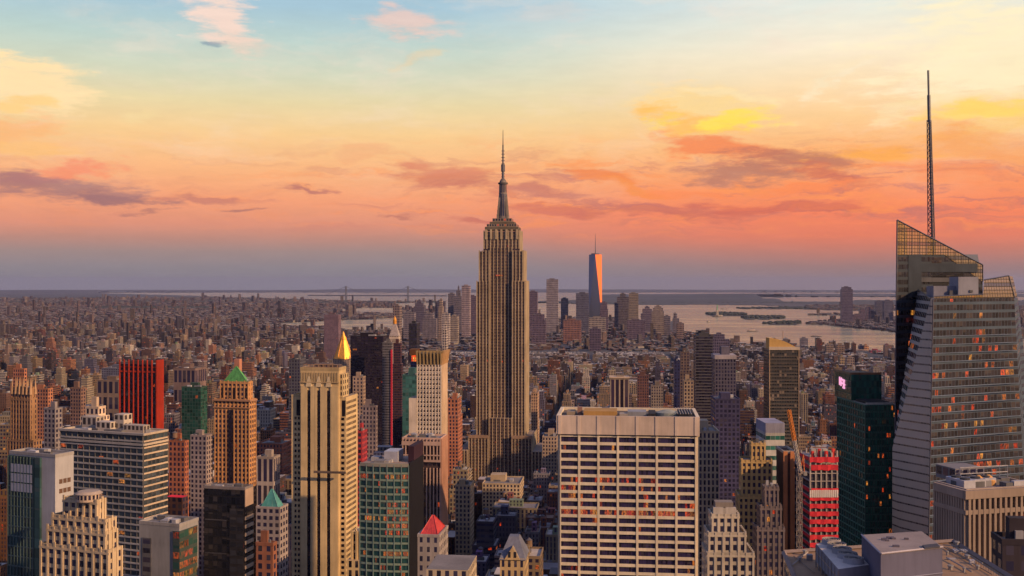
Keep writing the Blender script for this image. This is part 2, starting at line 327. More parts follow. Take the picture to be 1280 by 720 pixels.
# ------------------------------------------------------------ towers
FOOT = []      # (cx, cy, radius, first column, last column, distance, top row, lowest row seen, short description)
class Bld:
    """A building measured in the photograph: front from column x0 to x1, flank ending at column x2, near corner at distance d."""
    def __init__(s, name, label, cat, x0, x1, x2, y, d, D=None, yk=0.6, group=None, vb=720, short=None, empty=True):
        xc = (x0+x1)/2; s.phi = yk*math.atan((xc-CX)/F)
        c, n = math.cos(s.phi), math.sin(s.phi); ax = (c, n); ay = (-n, c)
        dot = lambda a, b: a[0]*b[0]+a[1]*b[1]
        def along(P, v, px):
            u = (px-CX)/F; return (u*dot(LOOK, P)-dot(RIGHT, P))/(dot(RIGHT, v)-u*dot(LOOK, v))
        rightside = x2 is None or x2 >= x1
        if rightside:
            C = wp(x1, d); s.W = -along(C, ax, x0); O = (C[0]-s.W*ax[0], C[1]-s.W*ax[1]); s.D = D or (along(C, ay, x2) if x2 is not None else s.W)
        else:
            O = wp(x0, d); s.W = along(O, ax, x1); s.D = D or along(O, ay, x2)
        if s.D < 0 or s.D > 400: print('ODD DEPTH', name, round(s.W), round(s.D)); s.D = abs(s.W)
        s.O, s.ax, s.ay, s.d, s.dot, s.along = O, ax, ay, d, dot, along
        s.gc = (O[0]+ax[0]*s.W/2+ay[0]*s.D/2, O[1]+ax[1]*s.W/2+ay[1]*s.D/2); s.g = gz(*s.gc)
        s.H = pz(y, d)-s.g; s.name = name
        if empty:
            s.root = bpy.data.objects.new(name, None); COL.objects.link(s.root); s.root.location = (s.gc[0], s.gc[1], s.g); s.root.rotation_euler = (0, 0, s.phi)
            tag(s.root, label, cat, group)
        else: s.root = None; s.meta = (label, cat, group)
        pxs = [colof(O[0]+ax[0]*a*s.W+ay[0]*b*s.D, O[1]+ax[1]*a*s.W+ay[1]*b*s.D) for a in (0, 1) for b in (0, 1)]
        FOOT.append([s.gc[0], s.gc[1], math.hypot(s.W, s.D)/2, min(p[0] for p in pxs), max(p[0] for p in pxs), d, y, vb, short, (O, ax, ay, s.W, s.D)])
    def mb(s): return MB((-s.W/2, -s.D/2, 0))
    def z(s, py): return pz(py, s.d)-s.g
    def fx(s, px): return s.along(s.O, s.ax, px)           # column on the front -> metres from the front-left corner
    def part(s, nm, m, mat=None, label=None, parent=None, kind=None):
        o = m.build(nm, mat or MAS, parent or s.root)
        if label: o['label'] = label
        if kind: o['kind'] = kind
        return o
    def solo(s, m, mat=None):
        o = m.build(s.name, mat or MAS, None, (s.gc[0], s.gc[1], s.g), s.phi); tag(o, s.meta[0], s.meta[1], s.meta[2]); return o

def tank(b, x, y, z, r=2.0, h=3.6, leg=3.0, mat=None):
    """wooden rooftop water tank on a steel stand"""
    st = b.mb()
    for sx in (-1, 1):
        for sy in (-1, 1): st.bar((x+sx*r*.62, y+sy*r*.62, z), (x+sx*r*.62, y+sy*r*.62, z+leg), .14, (.08,.07,.07))
    st.box(x-r*.8, x+r*.8, y-r*.8, y+r*.8, z+leg-.25, z+leg, (.1,.09,.09), bot=True)
    t = b.mb(); t.cone(x, y, r, r*.94, z+leg, z+leg+h, 12, (.19,.12,.085)); t.cone(x, y, r*1.05, .1, z+leg+h, z+leg+h+r*.6, 12, (.12,.10,.10))
    o = b.part('water_tank', t); o2 = st.build('tank_stand', MAS, o)
def parapet(b, x0, x1, y0, y1, z, col, t=.5, h=1.1, name='parapet', mat=None):
    m = b.mb(); e = .12
    m.box(x0-e, x1+e, y0-e, y0+t, z-.3, z+h, col, bot=True); m.box(x0-e, x1+e, y1-t, y1+e, z-.3, z+h, col, bot=True)
    m.box(x0-e, x0+t, y0+t, y1-t, z-.3, z+h, col, bot=True); m.box(x1-t, x1+e, y0+t, y1-t, z-.3, z+h, col, bot=True)
    return b.part(name, m, mat)
def clutter(b, x0, x1, y0, y1, z, seed, n=5, hmax=4, name='roof_unit'):
    rs = random.Random(seed)
    for i in range(n):
        w_ = rs.uniform(.08, .22)*(x1-x0); d_ = rs.uniform(.1, .25)*(y1-y0); x = rs.uniform(x0+1, x1-w_-1); y = rs.uniform(y0+1, y1-d_-1); h = rs.uniform(1.2, hmax)
        g = rs.choice([.12, .2, .3, .42]); m = b.mb(); m.box(x, x+w_, y, y+d_, z-.05, z+h, (g, g*.97, g*1.02)); b.part(name, m)

def simple(name, label, x0, x1, x2, y, d, col, sty=(.2,.3,.04), gls=GL, bay=3.2, fl=3.7, tiers=None, roof=(.2,.18,.17), mat=None, vb=720, D=None, yk=.6, short=None,
           cat='tower', group=None, pent=True, far=False, tk=0, seed=1, side_sty=None):
    """tiers: list of (left column, right column, top row, front inset fraction, back inset fraction), widest first"""
    b = Bld(name, label, cat, x0, x1, x2, y, d, D, yk, group, vb, short, empty=not far)
    m = b.mb(); z0 = 0.0; ts = tiers or [(x0, x1, y, 0, 0)]
    for (a, c, yt, fi, bi) in ts:
        z1 = b.z(yt); xa, xb = max(0, b.fx(a)), min(b.W, b.fx(c)); sl_ = 0.0
        xa = max(xa, 0); ya, yb = fi*b.D, (1-bi)*b.D
        m.box(xa, xb, ya, yb, z0 if z0 == 0 else z0-.2, z1, col, sty, gls, bay, fl, roof); z0 = z1
    b.top = (xa, xb, ya, yb, z1)
    if far:
        if pent: m.box(xa+(xb-xa)*.25, xa+(xb-xa)*.7, ya+(yb-ya)*.3, ya+(yb-ya)*.7, z1-.1, z1+5, tuple(k*.6 for k in col))
        b.root = b.solo(m, mat); return b
    b.walls = b.part('walls', m, mat)
    if pent:
        parapet(b, xa, xb, ya, yb, z1, tuple(k*.85 for k in col))
        rs = random.Random(seed+int(x0)); p = b.mb(); w_, d_ = xb-xa, yb-ya
        px, py = rs.uniform(.15, .35), rs.uniform(.3, .4); p.box(xa+px*w_, xa+(px+.4)*w_, ya+py*d_, ya+(py+.35)*d_, z1-.05, z1+rs.uniform(4, 7), tuple(k*.8 for k in col)); b.part('mechanical_penthouse', p)
        clutter(b, xa, xb, ya, yb, z1, seed+int(x0), 3, 3)
    for i in range(tk): tank(b, xa+(.3+.35*i)*(xb-xa), ya+.3*(yb-ya), z1, 2.1)
    return b

def panes(b, face, nb, nf, x0, x1, z0, z1, y, gls, lit, mu, v0, v1=None, tpane=.12, name='window', maxn=100, cell0=0, order='top', mat=None, skip=None, sty=None):
    """one window per bay and floor; the first hundred are parts of their own, the rest one part. face 'f' front (y = plane), 'r' right flank (x = plane), 'l' left flank"""
    v1 = 1-v0*.3 if v1 is None else v1
    bw = (x1-x0)/nb; fh = (z1-z0)/nf; rest = b.mb(); cnt = 0; nrest = 0
    for j in range(nf-1, -1, -1):
        for i in range(nb):
            if skip and skip(i, j): continue
            a, c = x0+bw*(i+mu), x0+bw*(i+1-mu); e, f = z0+fh*(j+v0), z0+fh*(j+v1); q = cell0+i
            m = b.mb() if cnt < maxn else rest
            P = {'f': [(a,y-tpane,e),(c,y-tpane,e),(c,y-tpane,f),(a,y-tpane,f)], 'r': [(y+tpane,a,e),(y+tpane,c,e),(y+tpane,c,f),(y+tpane,a,f)], 'l': [(y-tpane,c,e),(y-tpane,a,e),(y-tpane,a,f),(y-tpane,c,f)]}[face]
            lit_ = lit(i, j) if callable(lit) else lit
            m.face(P, [(q+.02, j+.02), (q+.98, j+.02), (q+.98, j+.98), (q+.02, j+.98)], (.1,.1,.1), sty or (-.01, -.01, lit_), gls)
            if sty: m.s[-1] = (sty[0], sty[1], lit_)
            cnt += 1
            if m is not rest: b.part(name, m, mat or CUR)
            else: nrest += 1
    if nrest: b.part('window_rows', rest, mat or CUR, kind='stuff')
    return cnt

def lattice(b, face, nb, nf, x0, x1, z0, z1, y, t, pw, sh, pc, sc=None, mat=None, name='facade_lattice', hor=True, ver=True, sdepth=.75, ends=True):
    """piers (width pw) and spandrels (height sh) standing t metres proud of the wall plane y"""
    m = b.mb(); bw = (x1-x0)/nb; fh = (z1-z0)/nf; sc = sc or pc; s1 = t*sdepth
    def bx(a, c, e, f, tt, col):
        if face == 'f': m.box(a, c, y-tt, y+.05, e, f, col, bot=True)
        elif face == 'r': m.box(y-.05, y+tt, a, c, e, f, col, bot=True)
        elif face == 'l': m.box(y-tt, y+.05, a, c, e, f, col, bot=True)
        else: m.box(a, c, y-.05, y+tt, e, f, col, bot=True)
    if ver:
        for i in range(nb+1):
            if not ends and i in (0, nb): continue
            xx = x0+bw*i; a, c = xx-pw/2, xx+pw/2
            if i == 0: a = x0
            if i == nb: c = x1
            bx(a, c, z0, z1, t, pc)
    if hor:
        for j in range(nf+1):
            zz = z0+fh*j; e, f = zz-sh/2, zz+sh/2
            if j == nf: f = z1-.02
            if j == 0: e = z0+.02
            bx(x0+.02, x1-.02, e, f, s1, sc)
    return b.part(name, m, mat)
# ============================================================ Empire State type tower: the centrepiece
def central_tower():
    b = Bld('art_deco_skyscraper', 'tall limestone art deco skyscraper with stepped crown and a needle mast, centre of the skyline', 'skyscraper', 595.5, 656.5, 660.2, 352, 1290, vb=597, short='tall mast-topped skyscraper', D=42, yk=0)
    b.D = 42; L = (.40,.31,.205); G = (.016,.012,.026); sp = (.13,.085,.07); W_ = b.W; X = b.fx; Z = b.z
    m = b.mb()
    # shaft: two shoulder masses and a recessed centre bay
    def mass(xa, xb, ya, yb, z0, z1, nb, cap=True):
        m.box(xa, xb, ya, yb, z0, z1, sp, (.16, .40, .05), G, (xb-xa)/(nb*2), 3.75, (.25,.2,.17))
    zB, zS1, zS2, zC = Z(545), Z(352), Z(314), Z(289)
    xs = [X(595.5), X(612), X(640), X(656.5)]
    mass(xs[0], xs[1], 0, 42, 0, zS1, 4); mass(xs[2], xs[3], 0, 42, 0, zS1, 4); mass(xs[1], xs[2], 4, 38, 0, zS2+4, 6)
    u0, u1 = X(598.3), X(653.8); mass(u0, xs[1], 1.6, 40, zS1-.2, zS2, 3); mass(xs[2], u1, 1.6, 40, zS1-.2, zS2, 3)
    t0, t1 = X(603.5), X(649); mass(t0, t1, 5.2, 37, zS2-.2, zC, 10)
    # lower tiers
    for (pa, pb, ya, yb, py) in ((587, 611.5, -9, 50, 545), (640.5, 666, -9, 50, 545)):
        mass(X(pa), X(pb), ya, yb, 0, Z(py), 6)
    mass(X(611.5), X(640.5), -4, 3.9, 0, Z(523), 6)
    mass(X(574.5), X(586.9), -16, 58, 0, Z(562), 4); mass(X(666.1), X(679), -16, 58, 0, Z(562), 4)
    b.part('walls', m)
    p = b.mb()
    def piers(xa, xb, y, z0, z1, n, w_=1.5, t=.6, face='f'):
        w_ = w_*.66 if face == 'f' else w_
        for i in range(n+1):
            x = xa+(xb-xa)*i/n; a, c = x-w_/2, x+w_/2
            if i == 0: a, c = xa-.05, xa+w_
            if i == n: a, c = xb-w_, xb+.05
            if face == 'f': p.box(a, c, y-t, y+.1, z0, z1+1.2, L)
            else: p.box(y-.1, y+t, a, c, z0, z1+1.2, L)
    piers(xs[0], xs[1], 0, 0, zS1, 4, 1.7); piers(xs[2], xs[3], 0, 0, zS1, 4, 1.7); piers(xs[1], xs[2], 4, 0, zS2+4, 6, 1.5)
    piers(u0, xs[1]-.2, 1.6, zS1, zS2, 3, 1.8); piers(xs[2]+.2, u1, 1.6, zS1, zS2, 3, 1.8); piers(t0, t1, 5.2, zS2+3, zC, 10, 1.9)
    piers(X(587), X(611.5), -9, 0, zB, 6, 1.5); piers(X(640.5), X(666), -9, 0, zB, 6, 1.5); piers(X(611.5), X(640.5), -4, 0, Z(523), 6, 1.5)
    piers(X(574.5), X(586.9), -16, 0, Z(562), 3, 1.5); piers(X(666.1), X(679), -16, 0, Z(562), 3, 1.5)
    # flank facing the sun
    piers(0, 42, xs[3], 0, zS1, 10, 2.6, .9, 'r'); piers(1.6, 40, u1, zS1, zS2, 9, 2.6, .8, 'r'); piers(5.2, 37, t1, zS2, zC, 7, 2.6, .8, 'r'); piers(-9, 50, X(666), 0, zB, 14, 2.2, .8, 'r')
    b.part('limestone_cladding', p, STONE)
    c = b.mb(); cm = (X(603.5)+X(649))/2; K = (.30,.24,.18)
    # crown: arched fins, then stepped cornices
    for i in range(7):
        x = t0+(t1-t0)*(i+.5)/7; c.box(x-1.2, x+1.2, 3.9, 5.0, zC-9, zC+2.5, L)
    hw = X(647)-cm
    for k, (pw, ya, yb) in enumerate(((21, 287, 283), (18.8, 283, 279.5), (15.5, 279.5, 276.5), (12.2, 276.5, 272))):
        r = pw*1290/F; c.box(cm-r, cm+r, 21-r*.86, 21+r*.86, Z(ya)-.1, Z(yb), tuple(q*(.75 if k%2 else .42) for q in K), (.2,.3,.2) if k%2 else NOWIN, G, 3, 3)
    b.part('stepped_crown', c)
    t = b.mb(); cx_ = cm
    r0, r1 = 8.2*1290/F, 5.0*1290/F
    t.cone(cx_, 21, r0, r1*1.05, Z(272), Z(240), 16, (.17,.145,.14), sty=(.22, .1, .0), fl=30, bay=2.2); t.cone(cx_, 21, r1*1.05, r1, Z(240), Z(228), 16, (.22,.18,.16), sty=(.2,.1,.05), fl=10, bay=2)
    for i in range(4):
        a = math.pi/4+i*math.pi/2; ca, sa = math.cos(a), math.sin(a)
        for k in range(5):
            h0, h1 = Z(272)+(Z(240)-Z(272))*k/6, Z(272)+(Z(240)-Z(272))*(k+1)/6; rr_ = r0*1.32*(1-k*.085)
            t.box(cx_+ca*rr_*.8-1.1, cx_+ca*rr_*.8+1.1, 21+sa*rr_*.8-1.1, 21+sa*rr_*.8+1.1, Z(272)-.1, h1, (.24,.20,.17))
    t.cone(cx_, 21, r1*1.25, r1*1.25, Z(228), Z(226), 16, (.1,.09,.09)); t.cone(cx_, 21, r1*.95, r1*.8, Z(226), Z(223.5), 16, (.2,.17,.15)); t.cone(cx_, 21, r1*.8, 1.5, Z(223.5), Z(220.5), 16, (.12,.11,.11))
    mast = b.part('mooring_mast', t)
    a = b.mb(); D_ = (.045,.04,.045)
    a.cone(cx_, 21, 1.5, 1.3, Z(220.6), Z(205), 8, D_); a.cone(cx_, 21, 2.3, 2.3, Z(212), Z(203), 8, D_); a.cone(cx_, 21, 1.0, .8, Z(205), Z(178), 8, D_); a.cone(cx_, 21, .55, .25, Z(178), Z(159), 6, D_)
    for k in range(9): z = Z(219)+k*(Z(182)-Z(219))/9; a.box(cx_-1.9, cx_+1.9, 20.7, 21.3, z, z+.8, D_, bot=True); a.box(cx_-.3, cx_+.3, 19.2, 22.8, z+2, z+2.8, D_, bot=True)
    b.part('antenna', a, STEEL)
    for pa, pb in ((587, 611.5), (640.5, 666)): g = b.mb(); g.box(X(pa), X(pb), -9.9, -8.6, zB-2, zB+1.6, (.30,.2,.14), bot=True); b.part('setback_parapet', g)
    lw = b.mb(); lw.face([(X(619),3.05,Z(345)),(X(628),3.05,Z(345)),(X(628),3.05,Z(343.4)),(X(619),3.05,Z(343.4))], [(.02,.02),(8.98,.02),(8.98,.98),(.02,.98)], sty=(-.01,-.01,1.1)); b.part('lit_window_row', lw)
central_tower()

# ============================================================ white slab with wide bays, near centre
def white_slab():
    b = Bld('white_office_slab', 'broad white office slab with seven bays of wide dark windows and a blank top band', 'office building', 700, 870, None, 521, 520, D=34, yk=0.0, short='broad white slab')
    C = (.62,.53,.40); W_, D_, H = b.W, 34, b.H; zt = b.z(546); z_lo = b.z(546+18.6*16.5); nf = 18
    m = b.mb(); zf0 = zt-nf*(b.z(546)-b.z(564.3))*.985*.62
    fh = (b.z(555)-b.z(717.7))/16.0; nf = int(zt/fh); z0 = zt-nf*fh
    m.box(0, W_, 0, D_, 0, H-1.5, (.07,.06,.08), NOWIN, roof=(.13,.11,.10)); b.part('core', m)
    for f, a, c, y in (('f', 0, W_, 0), ('b', 0, W_, D_)):
        lattice(b, f, 7, nf, a, c, z0, zt, y, 1.0, 1.05, fh*.35, C, tuple(k*1.05 for k in C), STONE, sdepth=.8)
    for f, y in (('l', 0), ('r', W_)): lattice(b, f, 3, nf, 0, D_, z0, zt, y, 1.0, 1.3, fh*.4, C, None, STONE)
    import random as rr; q = rr.Random(5)
    hot = {(2,16),(5,14),(1,15),(0,13),(2,10),(4,10)}
    def lit(i, j):
        k = nf-1-j
        if k in (9,): return .62
        if k in (7, 8, 10, 5, 6): return .28
        return .08
    def pane_block():
        bw = W_/7; rest = b.mb(); cnt = 0; tt = .1
        for j in range(nf-1, -1, -1):
            for i in range(7):
                a, c = bw*i+.6, bw*(i+1)-.6; e, f_ = z0+fh*(j+.17), z0+fh*(j+.83)
                mm = b.mb() if cnt < 98 else rest; n_ = 7
                mm.face([(a,-tt,e),(c,-tt,e),(c,-tt,f_),(a,-tt,f_)], [(i*n_, j), (i*n_+n_, j), (i*n_+n_, j+1), (i*n_, j+1)], (.05,.045,.06), (.05, .0, lit(i, j)), (.028,.02,.06))
                cnt += 1
                if mm is not rest: b.part('window', mm, CUR)
        b.part('window_rows', rest, CUR, kind='stuff')
    pane_block()
    t = b.mb(); zb = b.z(546); zs = zb-.8
    t.box(-1.6, W_+1.6, -1.6, 0, zb+.6, H, (.50,.40,.33), bot=True); t.box(-1.6, W_+1.6, D_, D_+1.6, zb, H, C, bot=True); t.box(-1.6, 0, 0, D_, zb, H, C, bot=True); t.box(W_, W_+1.6, 0, D_, zb, H, C, bot=True)
    b.part('top_band', t, STONE)
    j = b.mb()
    for i in range(8):
        x = W_/7*i; x = min(max(x, -.9), W_+.9); j.box(x-.75, x+.75, -1.85, -1.6, zb+.6, H+.05, (.56,.45,.37), bot=True)
    b.part('top_band_ribs', j, STONE)
    r = b.mb(); z = H-1.5
    r.box(W_*.17, W_*.42, 8, 22, z-.05, z+2.6, (.42,.24,.08)); b.part('plant_house', r)
    for k, (a, c, y0, y1, h, col) in enumerate(((.44,.50,6,14,1.6,(.35,.3,.25)), (.5,.64,9,20,2.4,(.24,.25,.28)), (.66,.71,6,22,2.0,(.03,.03,.04)), (.88,.98,5,25,2.2,(.04,.04,.05)), (.04,.1,12,22,1.8,(.3,.24,.18)), (.12,.155,14,19,3.6,(.28,.16,.12)), (.3,.36,24,30,2.2,(.2,.17,.15)))):
        x = b.mb(); x.box(W_*a, W_*c, y0, y1, z-.05, z+h, col); b.part('roof_unit', x)
    d_ = b.mb(); d_.cone(W_*.80, 15, 6.2, 5.6, z-.05, z+1.8, 20, (.22,.24,.22)); d_.cone(W_*.80, 15, 5.6, 2, z+1.8, z+2.9, 20, (.28,.30,.27)); b.part('fan_housing', d_)
    g = b.mb()
    for k in range(6): g.bar((W_*(.87+.02*k), 3, z+2.4), (W_*(.87+.02*k), 30, z+2.4), .16, (.45,.4,.36))
    b.part('roof_rail', g)
white_slab()

# ============================================================ cream art deco tower with three dark window strips
def cream_tower():
    b = Bld('cream_art_deco_tower', 'golden cream art deco tower with three black window strips down its front', 'skyscraper', 363, 431, 447, 497, 690, yk=.35, short='cream tower with black strips')
    L = (.58,.43,.23); W_, D_ = b.W, b.D; X, Z = b.fx, b.z
    xa, xb = X(375.5), X(423.5)
    m = b.mb(); sty = (.27,.36,.03); G = (.012,.01,.02)
    m.box(0, xa, 2, D_, 0, Z(497), L, NOWIN, roof=(.3,.22,.15)); m.box(xb, W_, 2, D_, 0, Z(497), L, NOWIN, G, roof=(.3,.22,.15))
    m.box(xa, xb, 0, D_*.55, 0, Z(463), L, NOWIN, roof=(.3,.22,.15))
    m.box(xb, X(427.5), 1.5, D_*.5, Z(497)-.1, Z(468), L, (.3,.3,.0), G, 4, 4)
    b.part('walls', m, STONE)
    s = b.mb()
    for px in (386.3, 398.6, 411): s.box(X(px)-1.2, X(px)+1.2, -.12, .2, 4, Z(488.5), (.012,.01,.016), bot=True, sty=(.0,.2,.0), gls=(.012,.01,.018), bay=1, fl=3.8); 
    st = s.v; b.part('window_strip', s, CUR)
    # windows on the wings, in pairs
    cnt = 0; rest = b.mb(); fl = Z(540)-Z(546.9)
    for k in range(40):
        z = Z(526)-k*fl
        if z < 5: break
        for px in (368.0, 372.2, 426.6, 430.2)[0:4]:
            y = 2; x = X(px); x = min(x, W_-1.6); mm = b.mb() if cnt < 70 else rest
            mm.box(x-.62, x+.62, y-.1, y+.1, z, z+fl*.5, (.02,.015,.02), sty=(-.01,-.01,.10 if k > 16 else .02), gls=G, bot=True); cnt += 1
            if mm is not rest: b.part('window', mm, CUR)
    # tall slots above
    for px, ya, yb in ((371.5, 497+4, 521), (428.5, 501, 521)):
        mm = b.mb(); mm.box(X(px)-1.2, X(px)+1.2, 1.88, 2.1, Z(yb), Z(ya), (.012,.01,.016), bot=True); b.part('window_slot', mm, CUR)
    # flank windows towards the sun
    for k in range(46):
        z = Z(506)-k*fl
        if z < 5: break
        n_ = 8
        for i in range(n_):
            y = 3+(D_-6)*(i+.5)/n_; mm = b.mb() if cnt < 100 else rest
            mm.box(W_-.1, W_+.1, y-.75, y+.75, z, z+fl*.5, (.03,.02,.02), sty=(-.01,-.01,.05), gls=(.04,.025,.03), bot=True); cnt += 1
            if mm is not rest: b.part('window', mm, CUR)
    b.part('window_rows', rest, CUR, kind='stuff')
    p = b.mb()
    for a, c in ((376.2, 384.2), (388.4, 396.5), (400.7, 408.8), (413.1, 422.8)): p.box(X(a), X(c), -.55, .1, 0, Z(483), L)
    for k in range(15): x = xa+(xb-xa)*(k+.5)/15; p.box(x-.45, x+.45, -.4, .1, Z(478.5), Z(466), tuple(q*.8 for q in L))
    for px in (386.3, 398.6, 411): p.prism([(X(px)-2, -.8), (X(px)+2, -.8), (X(px)+2, .05), (X(px)-2, .05)], Z(484), Z(471), (.62,.5,.32), top=[(X(px)-.5,-.5),(X(px)+.5,-.5),(X(px)+.5,.05),(X(px)-.5,.05)])
    p.box(xa-.3, xb+.3, -.7, .1, Z(479), Z(477.8), (.5,.36,.2), bot=True)
    b.part('facade_ribs', p, STONE)
    parapet(b, xa, xb, 0, D_*.55, Z(463), tuple(q*.8 for q in L), .7, 1.6)
    parapet(b, 0, xa-.1, 2, D_, Z(497), tuple(q*.8 for q in L), .6, 1.2)
    f = b.mb()
    for (x0, x1, y0, y1, za, zb) in ((391,410,3,11,463,455.5),(412,420,4,12,463,457),(379,388,4,10,463,459.5)): f.box(X(x0), X(x1), y0, y1, Z(za)-.1, Z(zb), (.16,.11,.09), (.25,.3,0))
    b.part('rooftop_plant', f)
    r = b.mb()
    for k in range(8): x = X(379)+k*(X(421)-X(379))/7; r.bar((x, 1.2, Z(463)), (x, 1.2, Z(456)), .18, (.35,.22,.14))
    r.bar((X(379), 1.2, Z(456.5)), (X(421), 1.2, Z(456.5)), .2, (.4,.25,.15)); r.bar((X(379), 1.2, Z(459.5)), (X(421), 1.2, Z(459.5)), .2, (.4,.25,.15))
    b.part('roof_frame', r)
    # lower wing to the right
    c = Bld('cream_stepped_annex', 'small cream stepped block at the foot of the cream tower with black strips', 'office building', 440, 464, 472, 668, 560, yk=.35, short=None)
    m = c.mb(); m.box(0, c.W, 0, c.D, 0, c.H, L, (.27,.22,.08), G, 3.2, 4.6, (.4,.3,.2)); m.box(-2, c.W+1.5, -2, c.D, 0, c.z(700), L, (.27,.22,.08), G, 3.2, 4.6, (.4,.3,.2)); c.part('walls', m, STONE)
    q = c.mb()
    for k in range(5): x = c.W*k/4; q.box(x-.5, x+.5, -.6, .1, 0, c.H+1.6, L)
    c.part('facade_ribs', q, STONE); parapet(c, 0, c.W, 0, c.D, c.H, L); clutter(c, 0, c.W, 0, c.D, c.H, 4, 3, 2)
    # white swing stage hanging at mid height
    g = Bld('window_washing_rig', 'dark hanging work platform across the strips of the cream tower', 'work platform', 392, 432, None, 590, 684, D=1.2, yk=.35, vb=720)
    FOOT.pop(); m = g.mb(); m.box(0, g.W, 0, 1.1, g.z(592.4), g.z(590.6), (.11,.08,.07), bot=True); m.box(0, g.W, 0, .1, g.z(590.6), g.z(589.4), (.16,.12,.10), bot=True)
    g.part('platform', m)
    m = g.mb()
    for x in (.5, g.W-.5): m.bar((x, .5, g.z(590)), (x, .5, g.z(463)), .05, (.1,.08,.07))
    g.part('cable', m)
cream_tower()
# ============================================================ near towers on the left
def striped_slab():
    b = Bld('striped_office_slab', 'big grey office slab with thin pale floor bands and a flank coloured as sunlit', 'office building', 76, 179, 209, 544, 600, yk=.8, short='grey striped slab')
    C = (.34,.32,.30); W_, D_, H = b.W, b.D, b.H; m = b.mb(); fh = (b.z(560)-b.z(705))/18; nf = int((H-1)/fh); z0 = H-nf*fh
    m.box(0, W_, 0, D_, 0, H, (.03,.028,.03), (0, .03, .07), (.035,.05,.06), 3, fh, roof=(.40,.33,.27)); b.part('walls', m, CUR)
    nb = max(10, round(W_/3.1))
    panes(b, 'f', 14, nf, 0, W_, z0, H-.0, 0, (.035,.05,.062), .10, .01, .3, .98, maxn=60, skip=lambda i, j: j >= nf-1, sty=(0, 0))
    panes(b, 'r', 6, nf, 0, D_, z0, H, W_, (.05,.06,.07), .03, .01, .3, .98, maxn=40, skip=lambda i, j: j >= nf-1, sty=(0, 0))
    for f, c, y in (('f', W_, 0), ('r', D_, W_)):
        lattice(b, f, 14 if f == 'f' else 6, nf, 0, c, z0, H, y, .4, .2, fh*.24, (.16,.15,.15), (.36,.34,.32) if f == 'f' else (.55,.42,.30), STONE, sdepth=1.3)  # sunlight put into the colour: flank bands paler and warmer than the front
    t = b.mb()
    for k in (0, 1.6): t.box(-.9, W_+.9, -.9, 0, H-.2-k*fh, H+.4-k*fh+.5, (.36,.33,.30), bot=True); t.box(W_, W_+.9, 0, D_, H-.2-k*fh, H+.4-k*fh+.5, (.5,.4,.3), bot=True)  # top band also coloured warmer on the flank, as if sunlit
    b.part('top_band', t, STONE)
    parapet(b, 0, W_, 0, D_, H, (.42,.36,.30), .8, .9)
    for (a, c, e, f, h, g) in ((.12,.30,.45,.75,7,.42),(.34,.52,.3,.6,5,.5),(.5,.62,.5,.85,9,.46),(.66,.9,.35,.62,4,.38)):
        q = b.mb(); q.box(W_*a, W_*c, D_*e, D_*f, H-.05, H+h, (g,g*.85,g*.7), (.2,.35,.0), (.05,.04,.04), 3, 5); b.part('mechanical_penthouse', q, STONE)
    clutter(b, 0, W_, 0, D_, H, 11, 6, 2)
striped_slab()

def teal_tower():
    b = Bld('teal_fronted_tower', 'office tower with teal glass front and blank pale grey flank', 'office building', 12, 69, 92, 571, 430, yk=.8, short='teal-fronted tower')
    W_, D_, H = b.W, b.D, b.H; X, Z = b.fx, b.z; m = b.mb(); x1 = X(44); x2 = X(52)
    m.box(0, W_, 0, D_, 0, H, (.36,.35,.36), NOWIN, roof=(.20,.18,.17)); b.part('walls', m, STONE)
    g = b.mb(); g.box(0-.3, x1, -.5, .1, 0, H-.8, (.02,.05,.055), (.02,.03,.06), (.02,.055,.06), 2.6, 3.9, bot=True); g.box(-.3, .1, 0.2, D_, 0, H-.8, (.02,.05,.055), (.02,.03,.06), (.02,.055,.06), 2.6, 3.9); b.part('glass_front', g, CUR)
    g = b.mb(); g.box(x1+.5, x2, -.9, .1, 0, H-.8, (.02,.05,.055), (.05,.06,.05), (.03,.07,.07), 3.6, 3.9, bot=True); b.part('glass_bay', g, CUR)
    for k in range(3):
        p = b.mb(); z = Z(584.5+k*12.2); n_ = 1
        p.box(1.2, x1-1, -.75, -.45, z-Z(571)*0-3.0, z+.2, (.34,.36,.40), bot=True); b.part('louvre_panel', p, GALV)
    l = b.mb(); fl = 3.9
    for k in range(26):
        z = Z(612)-k*fl
        if z < 1: break
        l.box(-.4, x1, -.72, -.45, z-.35, z+.1, (.08,.12,.12), bot=True)
    for k in range(9): x = -.2+(x1-.1)*k/8; l.box(x-.12, x+.12, -.8, -.45, 0, H-1, (.07,.11,.11))
    b.part('mullion_grid', l, STONE)
    for i in range(3):
        for k in range(2):
            w_ = b.mb(); y = D_*(.3+.22*i); w_.box(W_-.1, W_+.12, y-.8, y+.8, Z(606+k*12), Z(603+k*12)+.8, (.12,.07,.05), bot=True); b.part('window', w_, CUR)
    parapet(b, 0, W_, 0, D_, H, (.30,.28,.27), .6, .9); clutter(b, 0, W_, 0, D_, H, 8, 6, 1.6)
teal_tower()

